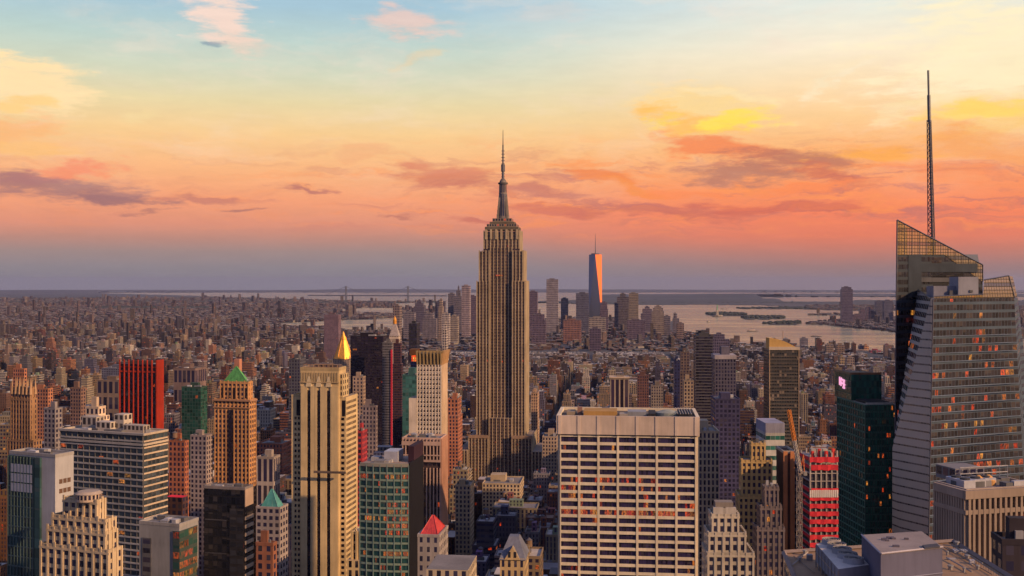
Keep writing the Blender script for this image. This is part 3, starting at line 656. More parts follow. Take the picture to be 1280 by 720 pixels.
def setback_block(name, label, x0, x1, x2, d, rows, col, short, seed, tankpx=None, yk=.6, lit=.06, spires=True, bay=3.4):
    """pre-war masonry tower in tiers; rows = (left column, right column, flank end column, top row), top tier first"""
    top = rows[0]; base = rows[-1]
    b = Bld(name, label, 'office building', x0, x1, x2, top[3], d, yk=yk, short=short); m = b.mb(); r = b.mb(); zt = [b.z(t[3]) for t in rows]+[0]
    ext = []
    for i, (a, c, e, t) in enumerate(rows):
        xa, xb = b.fx(a), b.fx(c); k = i/(len(rows)-1) if len(rows) > 1 else 1; ya = b.D*.22*(1-k); yb = b.D*(1-.18*(1-k)); ext.append((xa, xb, ya, yb, zt[i], zt[i+1]))
    for (xa, xb, ya, yb, z1, z0) in ext:
        m.box(xa, xb, ya, yb, 0, z1, col, (.26,.3,lit), GL, bay, 3.7, (.26,.21,.17))
        n_ = max(3, round((xb-xa)/bay)); h0 = max(z0-(8 if z0 else 0), 0)
        for q in range(n_+1):
            x = xa+(xb-xa)*q/n_; hh = z1+(1.7 if q % 2 == 0 and spires else .9); x = min(max(x, xa+.45), xb-.45); r.box(x-.4, x+.4, ya-.32, ya+.05, h0, hh, tuple(k*1.08 for k in col))
        n_ = max(3, round((yb-ya)/bay))
        for q in range(1, n_+1): y = ya+(yb-ya)*q/n_-.4; r.box(xb-.05, xb+.32, y-.4, y+.4, h0, z1+(1.7 if q % 2 == 0 and spires else 1.0), tuple(k*1.08 for k in col))
        r.box(xa-.25, xb+.25, ya-.3, ya+.02, z1-.9, z1-.1, tuple(k*1.1 for k in col), bot=True)
    b.part('walls', m); b.part('facade_ribs', r, STONE)
    for (xa, xb, ya, yb, z1, z0) in ext: parapet(b, xa, xb, ya, yb, z1, tuple(k*.9 for k in col), .5, .9)
    xa, xb, ya, yb, z1, _ = ext[0]; clutter(b, xa, xb, ya, yb, z1, seed, 4, 3)
    b.top = (xa, xb, ya, yb, z1); return b
b = setback_block('crenellated_deco_block', 'cream setback block with a battlement crown and an oval roof tank', 56, 131, 148, 400, [(75,118,131,630),(62,130,140,653),(57,131,147,668),(50,136,152,690)], (.47,.36,.23), 'cream battlement-crowned block', 3, yk=.7, lit=.04)
t = b.mb(); xa, xb, ya, yb, z1 = b.top; cx_ = (xa+xb)/2+2
t.cone(cx_, (ya+yb)/2, 4.6, 4.6, z1-.05, z1+2.6, 20, (.42,.32,.24), sty=(.2,.3,0), fl=3); t.cone(cx_, (ya+yb)/2, 4.9, 3.6, z1+2.6, z1+3.4, 20, (.36,.29,.23)); b.part('roof_drum', t)

def grey_box():
    b = Bld('blank_grey_block', 'blank grey office block with yellow-lit glass corner floors', 'office building', 174, 224, 248, 658, 480, yk=.7, short='blank grey block')
    W_, D_, H = b.W, b.D, b.H; m = b.mb(); m.box(0, W_, 0, D_, 0, H, (.27,.26,.26), NOWIN, roof=(.16,.15,.15)); b.part('walls', m, STONE)
    g = b.mb(); g.box(b.fx(178), b.fx(189), -.25, .1, 0, H-6, (.12,.115,.12), (.1,.35,.05), GL, 4, 4, bot=True); b.part('window_strip', g)
    g = b.mb(); g.box(W_*.86, W_+.5, -.5, D_*.9, 0, H-2, (.05,.07,.06), (.04,.28,.6), (.02,.05,.04), 3, 4.4, roof=(.2,.2,.2)); b.part('glass_corner', g, facade_mat('yellow_lit_glass', .5, .1, .2, .4, .5))
    parapet(b, 0, W_, 0, D_, H, (.3,.28,.27)); clutter(b, 0, W_, 0, D_, H, 21, 9, 2)
grey_box()

def black_slab():
    b = Bld('black_office_slab', 'matt black office slab with a cream striped flank', 'office building', 255, 306, 316, 612, 520, yk=.55, short='black slab')
    W_, D_, H = b.W, b.D, b.H; m = b.mb(); m.box(0, W_, 0, D_, 0, H, (.012,.011,.013), (.04,.12,.015), (.010,.010,.014), 2.4, 3.8, roof=(.16,.13,.12)); b.part('walls', m, STONE)
    g = b.mb(); x = b.fx(287); g.box(x, W_-.5, -.12, .05, 0, H-9, (.03,.027,.03), (.1,.3,.22), (.03,.03,.035), 3.4, 3.8, bot=True); b.part('window_strip', g, CUR)
    g = b.mb()
    for k in (0, 12, 21, 34): g.box(.5, W_*.55, -.18, .05, H-15-k*1.3, H-14.5-k*1.3, (.07,.065,.07), bot=True)
    b.part('floor_band', g)
    f = b.mb(); nf = int(H/3.8)
    f.box(W_, W_+.3, 0, D_, H-8, H, (.38,.27,.20), bot=True)
    for k in range(nf-2): f.box(W_, W_+.45, 0, D_, k*3.8, k*3.8+1.6, (.46,.34,.24), bot=True)
    b.part('floor_bands', f, STONE); parapet(b, 0, W_, 0, D_, H, (.2,.17,.16), .5, 1); clutter(b, 0, W_, 0, D_, H, 5, 5, 1.6)
black_slab()

def pyramid(b, xa, xb, ya, yb, z0, z1, mat, name='pyramid_roof', over=.6, n=1, top=.3, ribs=True):
    m = b.mb(); cx_, cy_ = (xa+xb)/2, (ya+yb)/2
    q = lambda k: [(xa-over+(cx_-top-xa+over)*k, ya-over+(cy_-top-ya+over)*k), (xb+over-(xb+over-cx_-top)*k, ya-over+(cy_-top-ya+over)*k), (xb+over-(xb+over-cx_-top)*k, yb+over-(yb+over-cy_-top)*k), (xa-over+(cx_-top-xa+over)*k, yb+over-(yb+over-cy_-top)*k)]
    m.prism(q(0), z0-.1, z1, (1,1,1), top=q(1), bot=True)
    if ribs:
        for c_ in range(4):
            a, t = q(0)[c_], q(1)[c_]; m.bar((a[0], a[1], z0), (t[0], t[1], z1), .22, (1,1,1))
            for k in (.33, .66):
                a2 = q(0)[(c_+1) % 4]; p = (a[0]+(a2[0]-a[0])*k, a[1]+(a2[1]-a[1])*k); m.bar((p[0], p[1], z0), (cx_, cy_, z1), .12, (1,1,1))
    return b.part(name, m, mat)

def green_pyramid_tower():
    b = setback_block('green_pyramid_tower', 'warm brick tower topped by a bright green pyramid roof', 268, 312, 320, 860, [(273,309,316,479),(268,312,320,501)], (.50,.26,.11), 'green-pyramid brick tower', 9, lit=.05, yk=.6, bay=3.4)
    xa, xb, ya, yb, z1 = b.top; w_ = xb-xa; ins = w_*.10
    pyramid(b, xa+ins, xb-ins, ya+ins, yb-ins*.6, z1, b.z(459), plain('bright_copper', (.09,.32,.09), .6, 0, .4, .5))
    c = b.mb(); cx_ = (xa+xb)/2; c.box(cx_-2.2, cx_+2.2, (ya+yb)/2+1, (ya+yb)/2+5, z1, b.z(450), (.45,.20,.13)); b.part('chimney', c)
    a = b.mb()
    for k in range(5): x = xa+(xb-xa)*(k+.5)/5; a.box(x-.9, x+.9, ya-.25, ya+.05, z1-13, z1-4, (.02,.015,.02), bot=True)
    b.part('arched_window', a, CUR)
    a = b.mb(); X = b.fx
    for px, w2 in ((289, 4.2),): a.box(X(px)-w2/2, X(px)+w2/2, -.7, .05, 6, b.z(513), (.02,.015,.02), (.1,.3,.12), (.02,.015,.03), 1.4, 3.7, bot=True)
    b.part('window_strip', a, CUR)
    a = b.mb(); z = b.z(501)
    a.box(-1.3, b.W+1.3, -1.4, 0, z-.6, z+.6, (.36,.2,.12), bot=True); a.box(b.W, b.W+1.3, -.1, b.D, z-.6, z+.6, (.36,.2,.12), bot=True); a.box(-.8, b.W+.8, -.9, 0, z-6, z-5.2, (.4,.22,.12), bot=True); b.part('cornice', a, STONE)
green_pyramid_tower()

b = setback_block('gothic_brick_tower', 'dark brown gothic tower with orange sunlit pinnacles at the edge of view', 9, 42, 52, 800, [(13,36,42,487),(12,37,44,500),(9,42,52,552)], (.30,.17,.09), 'brown pinnacled tower', 31, lit=.03, yk=.7, bay=2.8)
p = b.mb(); xa, xb, ya, yb, z1 = b.top
for k in range(6):
    x = xa+(xb-xa)*k/5; p.cone(x, ya, 1.2, .1, z1-4, z1+8, 6, (.42,.26,.15)); p.cone(x, yb, 1.2, .1, z1-4, z1+8, 6, (.42,.26,.15))
b.part('pinnacles', p, STONE)

def simple_pyr(name, label, x0, x1, x2, y, ya_, d, col, mat, short, vb=720, sty=(.26,.3,.05), bay=3.2, ins=0.0, yk=.5, part='pyramid_roof', **k):
    b = simple(name, label, x0, x1, x2, y, d, col, sty, pent=False, vb=vb, yk=yk, short=short, bay=bay, roof=(.2,.16,.14), **k)
    xa, xb, ya, yb, z1 = b.top; i = ins*(xb-xa); parapet(b, xa, xb, ya, yb, z1, col, .5, .8)
    pyramid(b, xa+i, xb-i, ya+i, yb-i, z1+(.0), b.z(ya_), mat, part, over=-.6 if ins == 0 else 0); return b
simple_pyr('red_pyramid_block', 'grey stone block under a red pyramid roof', 522, 549, 560, 671, 650, 440, (.34,.29,.26), plain('red_roof_tiles', (.42,.035,.03), .6, 0, .3, .5), 'red-pyramid block', sty=(.3,.34,.03), bay=2.9)
simple_pyr('teal_pyramid_tower', 'grey stone tower with dark bands and a teal pyramid roof', 320, 350, 360, 636, 614, 590, (.36,.30,.28), plain('teal_copper', (.06,.24,.21), .55, 0, .25, .3), 'teal-pyramid tower', ins=.14, sty=(.22,.34,.03))
simple('dark_roofed_brick_block', 'low red brick block with a dark sloping roof', 320, 341, 346, 682, 470, (.33,.13,.075), (.27,.3,.08), short='dark-roofed brick block', cat='office building')

def red_pier_tower():
    b = Bld('red_pier_tower', 'dark glass tower with bright red vertical piers', 'skyscraper', 150, 196, 203, 450, 1250, vb=530, yk=.5, short='red-piered tower')
    m = b.mb(); m.box(0, b.W, 0, b.D, 0, b.H-5, (.02,.012,.02), (.03,.05,.03), (.02,.01,.022), 2.4, 3.6, roof=(.05,.03,.03)); b.part('walls', m, CUR)
    p = b.mb(); Cc = (.36,.034,.016); n_ = 9
    for k in range(n_): x = b.W*k/(n_-1); p.box(x-.48, x+.48, -1.3, .05, 0, b.H, Cc)
    for k in range(6): y = b.D*k/5; p.box(b.W-.05, b.W+1.3, y-.8, y+.8, 0, b.H, Cc)
    p.box(0, b.W, -.7, .05, b.z(466), b.z(464), Cc, bot=True); p.box(0, b.W, -.3, b.D, b.H-9, b.H-7.6, (.2,.03,.02), bot=True)
    b.part('facade_ribs', p, STONE)
    q = b.mb(); q.box(b.W*.2, b.W*.8, b.D*.3, b.D*.7, b.H-5, b.H-1, (.08,.05,.05)); b.part('mechanical_penthouse', q)
red_pier_tower()

def curved_glass():
    b = Bld('curved_glass_office', 'blue green glass office block with bowed lit floors and a black flank', 'office building', 450, 511, 528, 580, 480, yk=.45, short='bowed blue-green glass block')
    W_, D_, H = b.W, b.D, b.H; N_ = 14; bow = 1.1
    arc = [(W_*k/N_, -bow*math.sin(math.pi*k/N_)) for k in range(N_+1)]; poly = arc+[(W_, D_), (0, D_)]
    m = b.mb(); fh = 3.0; nf = int(H/fh); m.prism(poly, 0, H-.6, (.02,.02,.025), roof=(.30,.22,.18)); b.part('core', m)
    r = random.Random(3); cnt = 0; rest = b.mb(); band = b.mb()
    for j in range(nf-1, -1, -1):
        z0 = H-1.4-(nf-j)*fh; lit = .42 if (nf-j) in (2,6,7,8,9,10,13) else .15
        if z0 < 0: break
        for g in range(7):
            mm = b.mb() if cnt < 98 else rest; cnt += 1
            for k in (2*g, 2*g+1):
                a, c = arc[k], arc[k+1]; mm.face([(a[0],a[1]-.1,z0+.95),(c[0],c[1]-.1,z0+.95),(c[0],c[1]-.1,z0+fh-.2),(a[0],a[1]-.1,z0+fh-.2)], [(2*k,j),(2*k+2,j),(2*k+2,j+1),(2*k,j+1)], (.04,.07,.07), (.04,.0,lit*(1.6 if g > 3 else .8)), (.018,.06,.062))
            if mm is not rest: b.part('window', mm, CUR)
        o = [(x, y-.35) for x, y in arc]; band.prism(o+[(W_,.3),(0,.3)], z0-.05, z0+.8, (.20,.27,.22), bot=True)
    b.part('window_rows', rest, CUR, kind='stuff'); o = [(x, y-.4) for x, y in arc]; band.prism(o+[(W_,.3),(0,.3)], H-1.3, H+.2, (.26,.24,.20), bot=True); b.part('floor_bands', band, STONE)
    v = b.mb()
    for k in range(0, N_+1, 2): x, y = arc[k]; v.box(x-.15, x+.15, y-.5, y+.1, 0, H-.5, (.16,.24,.23))
    b.part('mullion_grid', v, STONE)
    f = b.mb(); f.box(W_, W_+.5, -.2, D_+.3, 0, H+.4, (.008,.007,.01), bot=True); b.part('blank_flank', f, STONE)
    q = b.mb(); q.box(W_*.40, W_*.68, D_*.3, D_*.7, H-.7, H+4, (.24,.24,.26), (.1,.2,0)); b.part('cooling_tower', q, GALV)
    q = b.mb(); q.box(W_*.9, W_+.45, D_*.3, D_*1.0, H-.6, H+6.5, (.035,.015,.025)); b.part('lift_house', q)
    clutter(b, 0, W_, 0, D_, H-.6, 6, 6, 1.8)
curved_glass()

def brown_pier_block():
    b = Bld('brown_pier_block', 'brown stone block of tall narrow piers with a dark band near the top', 'office building', 503, 551, 558, 550, 620, yk=.3, short='brown piered block')
    W_, D_, H = b.W, b.D, b.H; m = b.mb(); m.box(0, W_, 0, D_, 0, H, (.07,.045,.045), (.1,.25,.06), (.02,.015,.03), 2.3, 3.8, roof=(.2,.17,.16)); b.part('walls', m)
    p = b.mb(); n_ = 11; L = (.44,.30,.24)
    for k in range(n_+1): x = W_*k/n_; x = min(max(x, .3), W_-.3); p.box(x-.28, x+.28, -.8, .05, 0, b.z(585), L); p.box(x-.28, x+.28, -.8, .05, b.z(577), H+.6, L)
    for k in range(8): y = D_*k/7; p.box(W_-.05, W_+.8, y-.7, y+.7, 0, H+.6, (.45,.24,.16))
    p.box(-.2, W_+.2, -.95, .05, b.z(557), b.z(552), L, bot=True); p.box(-.2, W_+.2, -.95, .05, b.z(577.6), b.z(575), L, bot=True); p.box(-.2, W_+.2, -.9, .05, b.z(570), b.z(568.6), L, bot=True)
    b.part('facade_ribs', p, STONE); parapet(b, 0, W_, 0, D_, H, L); clutter(b, 0, W_, 0, D_, H, 44, 8, 2.4)
brown_pier_block()

def white_grid_tower():
    b = Bld('white_grid_tower', 'white tower with a regular square window grid and a finned crown', 'skyscraper', 521, 552, 559, 439, 900, vb=548, yk=.2, short='white grid tower')
    W_, D_, H = b.W, b.D, b.H; C = (.66,.56,.45); z1 = b.z(456)
    m = b.mb(); m.box(0, W_, 0, D_, 0, z1, C, (.16,.30,.02), (.05,.035,.04), W_/8, 3.65, nb=[8, 5, 8, 5]); m.box(1, W_-1, 1, D_-1, z1-.1, H-2, (.25,.2,.14), roof=(.2,.15,.1)); b.part('walls', m, STONE)
    l = b.mb(); nf = int(z1/3.65)
    for k in range(9): x = W_*k/8; x = min(max(x, .5), W_-.5); l.box(x-.42, x+.42, -.5, .05, 0, z1, C)
    for j in range(nf+1): l.box(.02, W_-.02, -.38, .05, j*3.65-.05, j*3.65+.75, C, bot=True)
    b.part('facade_lattice', l, STONE)
    p = b.mb()
    for k in range(8):
        x = W_*k/7; x = min(max(x, .5), W_-.5); p.prism([(x-.5,-.4),(x+.5,-.4),(x+.5,.8),(x-.5,.8)], z1-.2, H, (.40,.28,.13), top=[(x-.7,-2.4),(x+.7,-2.4),(x+.7,.8),(x-.7,.8)])
    for k in range(5): y = D_*k/4; p.prism([(W_-.8,y-.6),(W_+.6,y-.6),(W_+.6,y+.6),(W_-.8,y+.6)], z1-.2, H, (.55,.33,.16), top=[(W_-.8,y-.7),(W_+2.2,y-.7),(W_+2.2,y+.7),(W_-.8,y+.7)])
    p.box(-.6, W_+1.8, -2.0, -1.2, H-1, H+.4, (.34,.24,.12), bot=True)
    b.part('crown_fins', p, STONE)
    f = b.mb(); f.box(W_, W_+.4, 0, D_, 0, z1, (.50,.36,.24), bot=True); b.part('flank_wall', f, STONE)
    a = b.mb(); a.box(b.fx(511.5), -.1, -1, D_*.8, 0, b.z(498), (.60,.50,.40), roof=(.3,.25,.2)); b.part('side_wing', a, STONE)
    q = b.mb(); q.box(W_*.3, W_*.7, D_*.3, D_*.7, H-2.1, H+.6, (.15,.12,.1)); b.part('mechanical_penthouse', q)
white_grid_tower()
simple('teal_glass_slab', 'narrow teal glass slab beside the white grid tower', 503, 523, None, 470, 1000, (.05,.13,.13), (.06,.2,.02), (.04,.12,.11), 3, 3.7, mat=CUR, D=26, short='narrow teal glass slab', vb=545, yk=.1)
b = simple('navy_tower_with_lantern', 'slim dark blue tower with a glowing orange lantern top', 513, 521, None, 452, 1350, (.06,.06,.14), (.1,.3,.02), vb=470, D=14, pent=False, yk=.1, short='orange-lantern tower')
xa, xb, ya, yb, z1 = b.top; m = b.mb(); m.box(xa-.8, xb+.8, ya-.8, yb+.8, b.z(444), b.z(436.5), (.7,.22,.05), bot=True); b.part('lantern_roof', m, STONE)
m = b.mb(); m.box(xa+1, xb-1, ya+1, yb-1, z1-.1, b.z(444), (.3,.2,.1), (.1,.1,1.1), (.1,.05,.02), 2, 3); b.part('lit_lantern', m, facade_mat('lantern_glass', emis=2.2))
simple('black_slab_tower', 'very dark purple office slab with faint window rows', 438, 479, None, 421, 1480, (.022,.017,.028), (.06,.35,.05), (.016,.011,.026), 3, 3.9, D=34, short='dark purple slab', vb=560, yk=.15)
simple('pale_flanked_block', 'small pale apartment block before the dark purple slab', 441, 454, 457, 472, 1150, (.38,.27,.2), (.28,.3,.03), vb=512, short='pale block before the dark slab', yk=.2)
simple('grey_stepped_block', 'grey brick block with stepped top beyond the cream tower', 449, 470, 472, 509, 980, (.28,.22,.22), (.26,.3,.05), vb=545, tiers=[(447,471,520,0,0),(453,470,509,.1,.1)], short='grey stepped block', yk=.2)
b = simple('grey_ribbed_tower', 'slim grey glass tower with a thin red edge stripe', 478, 489.5, 491, 429, 1450, (.15,.14,.15), (.08,.35,.03), (.05,.045,.05), 2.4, 3.4, vb=556, short='slim red-edged tower', yk=.1, mat=CUR)
m = b.mb(); m.box(b.W-.9, b.W+1.0, -1.2, .8, 2, b.z(437), (.55,.03,.06)); b.part('red_corner_stripe', m, STONE)
simple('dark_maroon_tower', 'dark maroon residential tower with stepped sunlit top', 490.5, 502, 504, 430, 1500, (.09,.04,.05), (.1,.3,.03), GL, 2.5, 3.3, tiers=[(490.5,502,455,0,0),(491.5,500.5,430,.1,.1)], vb=548, short='dark maroon tower', yk=.1)
def clock_tower():
    b = Bld('campanile_clock_tower', 'pale stone campanile with a gold lantern on its pyramid roof', 'tower', 487, 498, None, 425, 1900, vb=425, D=15, yk=0, short='gold-lantern campanile')
    m = b.mb(); W_ = b.W; m.box(0, W_, 0, 15, 0, b.z(420), (.42,.34,.28), (.25,.3,.03)); m.box(-.6, W_+.6, -.6, 15.6, b.z(424), b.z(421), (.5,.4,.32), bot=True); b.part('walls', m)
    p = pyramid(b, 0, W_, 0, 15, b.z(420), b.z(404), plain('slate_grey', (.32,.27,.25), .7), ribs=False, top=1.6)
    q = b.mb(); q.cone(W_/2, 7.5, 3.0, 3.0, b.z(405), b.z(400), 8, (1,1,1)); q.cone(W_/2, 7.5, 3.4, .2, b.z(400), b.z(395), 8, (1,1,1)); b.part('gold_lantern', q, GOLD)
clock_tower()
def gold_pyramid_tower():
    b = Bld('gold_pyramid_tower', 'stone tower crowned by a bright gold pyramid spire', 'skyscraper', 416, 437, None, 449, 1980, vb=449, D=30, yk=0, short='gold-pyramid tower')
    m = b.mb(); W_ = b.W; m.box(0, W_, 0, 30, 0, b.z(449), (.36,.27,.2), (.25,.3,.03)); m.box(-8, W_+8, -6, 36, 0, b.z(486), (.36,.27,.2), (.25,.3,.03)); b.part('walls', m)
    m = b.mb(); cx_ = W_/2; r = W_*.56; m.cone(cx_, 15, r, r*.30, b.z(449), b.z(425), 8, (1,1,1), rot=math.pi/8); m.cone(cx_, 15, r*.36, r*.32, b.z(425), b.z(422), 8, (1,1,1), rot=math.pi/8); m.cone(cx_, 15, r*.26, .1, b.z(422), b.z(414.5), 8, (1,1,1), rot=math.pi/8)
    for k in range(8): a = math.pi/8+k*math.pi/4; m.bar((cx_+r*math.cos(a), 15+r*math.sin(a), b.z(449)), (cx_+r*.3*math.cos(a), 15+r*.3*math.sin(a), b.z(425)), .5, (1,1,1))
    b.part('gold_pyramid', m, GOLD)
    m = b.mb()
    for sx in (0, W_):
        for sy in (0, 30): m.cone(sx, sy, 1.8, .1, b.z(449), b.z(444), 6, (.4,.3,.2))
    b.part('pinnacles', m)
gold_pyramid_tower()
simple('green_glass_slab', 'narrow dark green glass tower behind the striped slab', 227, 251, 259, 485, 1080, (.05,.09,.07), (.07,.1,.03), (.015,.06,.045), 2.8, 3.5, mat=CUR, vb=541, short='narrow dark green tower', yk=.5)
def slab(n_, l_, a, c, e, y, d, col, short=None, vb=560, sty=(.25,.3,.04), **k): return simple(n_, l_, a, c, e, y, d, col, sty, vb=vb, short=short, **k)
slab('orange_brick_tower', 'reddish orange brick apartment tower just beyond the grey striped slab', 211, 231, 236, 553, 820, (.44,.15,.08), 'orange brick apartment tower', 640, tk=1, yk=.6)
slab('pale_brick_tower', 'pale mauve apartment tower between the orange brick tower and the green-pyramid tower', 238, 258, 266, 546, 860, (.36,.29,.28), 'pale mauve apartment tower', 640, yk=.6)
slab('stepped_salmon_tower', 'salmon brick stepped tower glowing above the pinnacled brown tower', 13, 31, 35, 462, 1250, (.50,.20,.11), 'salmon stepped tower', 490, tiers=[(11,33,480,0,0),(16,30,462,.1,.1)], yk=.5)
slab('salmon_low_block', 'low salmon block with uneven sunlit roof', 40, 60, 66, 487, 1150, (.52,.22,.12), 'low salmon block', 510, yk=.5)
slab('grey_rose_tower', 'grey tower with a rosy flank just behind the striped slab', 55, 69, 78, 512, 850, (.30,.26,.26), 'grey tower with rosy flank', 560, yk=.7)
slab('twin_brown_slab', 'brown apartment slab with an orange lit corner', 88, 101, 107, 486, 1150, (.27,.16,.12), 'brown slab with orange corner', 520, yk=.5)
slab('brown_arch_block', 'brown block with tall dark arched recesses', 121, 149, None, 476, 1500, (.22,.155,.12), 'brown block with dark recesses', 515, sty=(.2,.2,.03), bay=9, fl=22, D=30, yk=.3)
slab('navy_roofed_block', 'low block with a blue grey mansard roof', 127, 151, None, 461, 1900, (.13,.13,.18), 'blue grey roofed block', 478, D=40, yk=.2)
slab('ribbed_brown_block', 'brown ribbed apartment block left of the green glass tower', 217, 244, None, 461, 1750, (.19,.13,.12), 'brown ribbed block', 485, sty=(.16,.3,.03), bay=7, fl=30, D=40, yk=.2)
slab('white_terrace_block', 'white block with roof terraces behind the grey striped slab', 100, 122, 137, 511, 720, (.62,.46,.33), 'white terraced block', 535, tiers=[(98,124,521,0,0),(104,120,511,.2,.2)], yk=.6)
slab('cream_columned_block', 'low cream block with tall columns near the teal pyramid tower', 321, 342, 350, 573, 800, (.40,.33,.29), 'cream columned block', 600, sty=(.2,.12,.0), bay=4, fl=18, yk=.4)
slab('red_cornice_block', 'dark red brick block with a heavy cornice', 321, 353, None, 556, 1000, (.30,.11,.07), 'dark red corniced block', 575, D=30, yk=.3)
slab('crimson_scaffold_tower', 'crimson wrapped slim tower right of the cream tower', 446, 453, 459, 541, 760, (.45,.05,.06), 'crimson wrapped tower', 610, yk=.3)
slab('red_canopy_block', 'low block with a glowing red roof between the grey striped slab and the black slab', 207, 228, 235, 622, 640, (.10,.05,.05), 'red-roofed low block', 655, sty=(.2,.3,.2), yk=.5, pent=False, roof=(.75,.02,.05))
slab('dark_glass_sliver', 'dark grey glass tower just left of the cream tower', 361, 375, None, 450, 1300, (.09,.09,.11), 'dark glass tower behind cream tower', 480, D=20, yk=.2, mat=CUR)
slab('mauve_far_tower', 'plain mauve apartment tower standing alone beyond the gold pyramid', 405, 423, None, 393, 3400, (.20,.13,.16), 'lone mauve tower', 425, D=30, yk=.1, far=True)
slab('salmon_corner_tower', 'salmon lit brick tower left of the central skyscraper', 557, 573, 578, 500, 1150, (.42,.16,.09), 'salmon brick tower', 560, tiers=[(556,574,520,0,0),(559,572,500,.1,.1)], yk=.1)
slab('brick_shoulder_block', 'brick block with a lit flank and roof tanks beside the salmon tower', 538, 556, 566, 505, 1250, (.33,.17,.12), None, 555, yk=.1, tk=2)
def gothic_gable():
    b = Bld('gabled_limestone_house', 'small yellow limestone hall with a steep slate roof and front gable', 'building', 625, 656, None, 700, 470, D=17, yk=.05, short='small gabled limestone hall')
    W_, H = b.W, b.H; L = (.52,.37,.19); m = b.mb(); m.box(0, W_, 0, 17, 0, H, L, (.28,.25,.03), GL, 2.6, 4.2); b.part('walls', m)
    r = b.mb(); zt = b.z(675); rp = [(0,0),(W_,0),(W_,17),(0,17)]; r.prism([(-.4,-.4),(W_+.4,-.4),(W_+.4,17.4),(-.4,17.4)], H-.05, zt, (.16,.17,.22), top=[(W_*.3,6),(W_*.7,6),(W_*.7,11),(W_*.3,11)]); b.part('roof', r)
    g = b.mb(); cx_ = W_/2; zc = b.z(684)
    tri = [(cx_-3.4,H),(cx_+3.4,H),(cx_,zc)]
    g.face([(p[0],-.5,p[1]) for p in tri], None, L); g.face([(p[0],3.0,p[1]) for p in tri[::-1]], None, L)
    for i in range(3): a, c = tri[i], tri[(i+1) % 3]; g.face([(a[0],3.0,a[1]),(c[0],3.0,c[1]),(c[0],-.5,c[1]),(a[0],-.5,a[1])], None, (.35,.27,.18))
    b.part('gable', g)
    for dx_ in (-1.2, 1.2): q = b.mb(); q.box(cx_+dx_-.5, cx_+dx_+.5, -.62, -.4, H+1, H+3.4, (.02,.02,.03), bot=True); b.part('gable_window', q, CUR)
    parapet(b, 0, W_, 0, 17, H, L, .3, .5, 'eaves_cornice')
gothic_gable()
slab('cream_roof_block', 'flat cream roofed block with a skylight at the bottom edge of view', 533, 585, None, 713, 400, (.50,.40,.27), 'flat cream-roofed block', D=22, yk=.1, pent=False)
slab('cream_top_mansion', 'cream roofed block directly before the central skyscraper', 603, 650, None, 606, 1050, (.50,.38,.25), 'cream block before the mast skyscraper', 616, D=40, yk=0)
slab('grid_corner_block', 'tan grid-windowed block with a bright corner', 569, 588, 590, 608, 900, (.42,.31,.2), 'tan grid-windowed block', 640, D=22, yk=0)
slab('tan_arcade_block', 'tan block with close set windows to the right of the central skyscraper', 678, 696, None, 547, 1150, (.38,.28,.2), 'tan close-windowed block', 580, D=30, yk=0)
slab('sunlit_narrow_block', 'slender sunlit stone block at the right foot of the central skyscraper', 664, 672, 674, 492, 1400, (.46,.30,.2), None, 560, yk=0)
# ============================================================ right-hand side
slab('tan_grid_tower', 'tan tower with narrow window columns right behind the white slab', 868, 899, None, 541, 640, (.50,.39,.27), 'tan narrow-columned tower', 690, sty=(.25,.22,.02), bay=2.3, fl=3.8, D=26, yk=.3)
b = slab('capped_rib_tower', 'flat capped tower with white ribs and a plain grey flank', 763, 786, 748, 474, 1380, (.34,.27,.21), 'white-ribbed capped tower', 513, sty=(.16,.02,.0), bay=5.5, fl=60, gls=(.03,.02,.04), yk=.5)
m = b.mb(); m.box(-1.2, b.W+1.2, -1.2, b.D+1.2, b.H+1.2, b.H+2.6, (.5,.38,.28), bot=True); b.part('flat_cap', m)
slab('maroon_brick_tower', 'plain maroon brick tower right of the capped rib tower', 797, 811, None, 470, 1450, (.15,.075,.07), 'plain maroon tower', 510, D=20, yk=.2)
slab('grey_brick_tower', 'grey stone tower between the maroon and navy towers', 814, 829, None, 483, 1400, (.24,.2,.18), 'grey stone tower', 512, D=20, yk=.2)
slab('navy_sliver_tower', 'slim navy blue glass tower left of the tall striped tower', 843, 850, None, 452, 1250, (.03,.035,.10), 'slim navy tower', 512, D=16, mat=CUR, yk=.2)
slab('black_topped_tower', 'brown tower with a black top storey', 850, 865, None, 441, 1350, (.14,.10,.09), 'black-topped brown tower', 512, tiers=[(850,865,463,0,0),(851,862,441,.1,.1)], D=18, yk=.2)
slab('tan_slim_tower', 'slim tan tower with a bright edge before the black topped tower', 855, 867, None, 477, 1150, (.35,.26,.18), 'slim tan tower', 512, D=16, yk=.2)
b = slab('dark_banded_tower', 'tall dark blue grey tower with fine horizontal balcony bands', 870, 891, None, 421, 1250, (.09,.085,.10), 'tall dark banded tower', 515, sty=(.02,.36,.01), gls=(.02,.018,.035), fl=3.3, D=26, yk=.3)
m = b.mb(); m.box(b.W*.2, b.W*.8, 5, 20, b.H, b.z(416.5), (.06,.06,.07)); m.box(b.W*.35, b.W*.6, 8, 16, b.z(416.5)-.1, b.z(413.5), (.06,.06,.07)); b.part('stepped_penthouse', m)
m = b.mb()
for k in range(int(b.H/3.3)): m.box(-.8, b.W+.8, -.9, 0, k*3.3, k*3.3+.6, (.13,.12,.135), bot=True)
b.part('balcony_bands', m)
b = slab('pale_capped_tower', 'dark speckled glass tower under a pale flat cap', 894, 920, None, 449, 1150, (.10,.09,.12), 'pale-capped speckled tower', 505, sty=(.2,.25,.06), D=28, yk=.3, mat=CUR, pent=False)
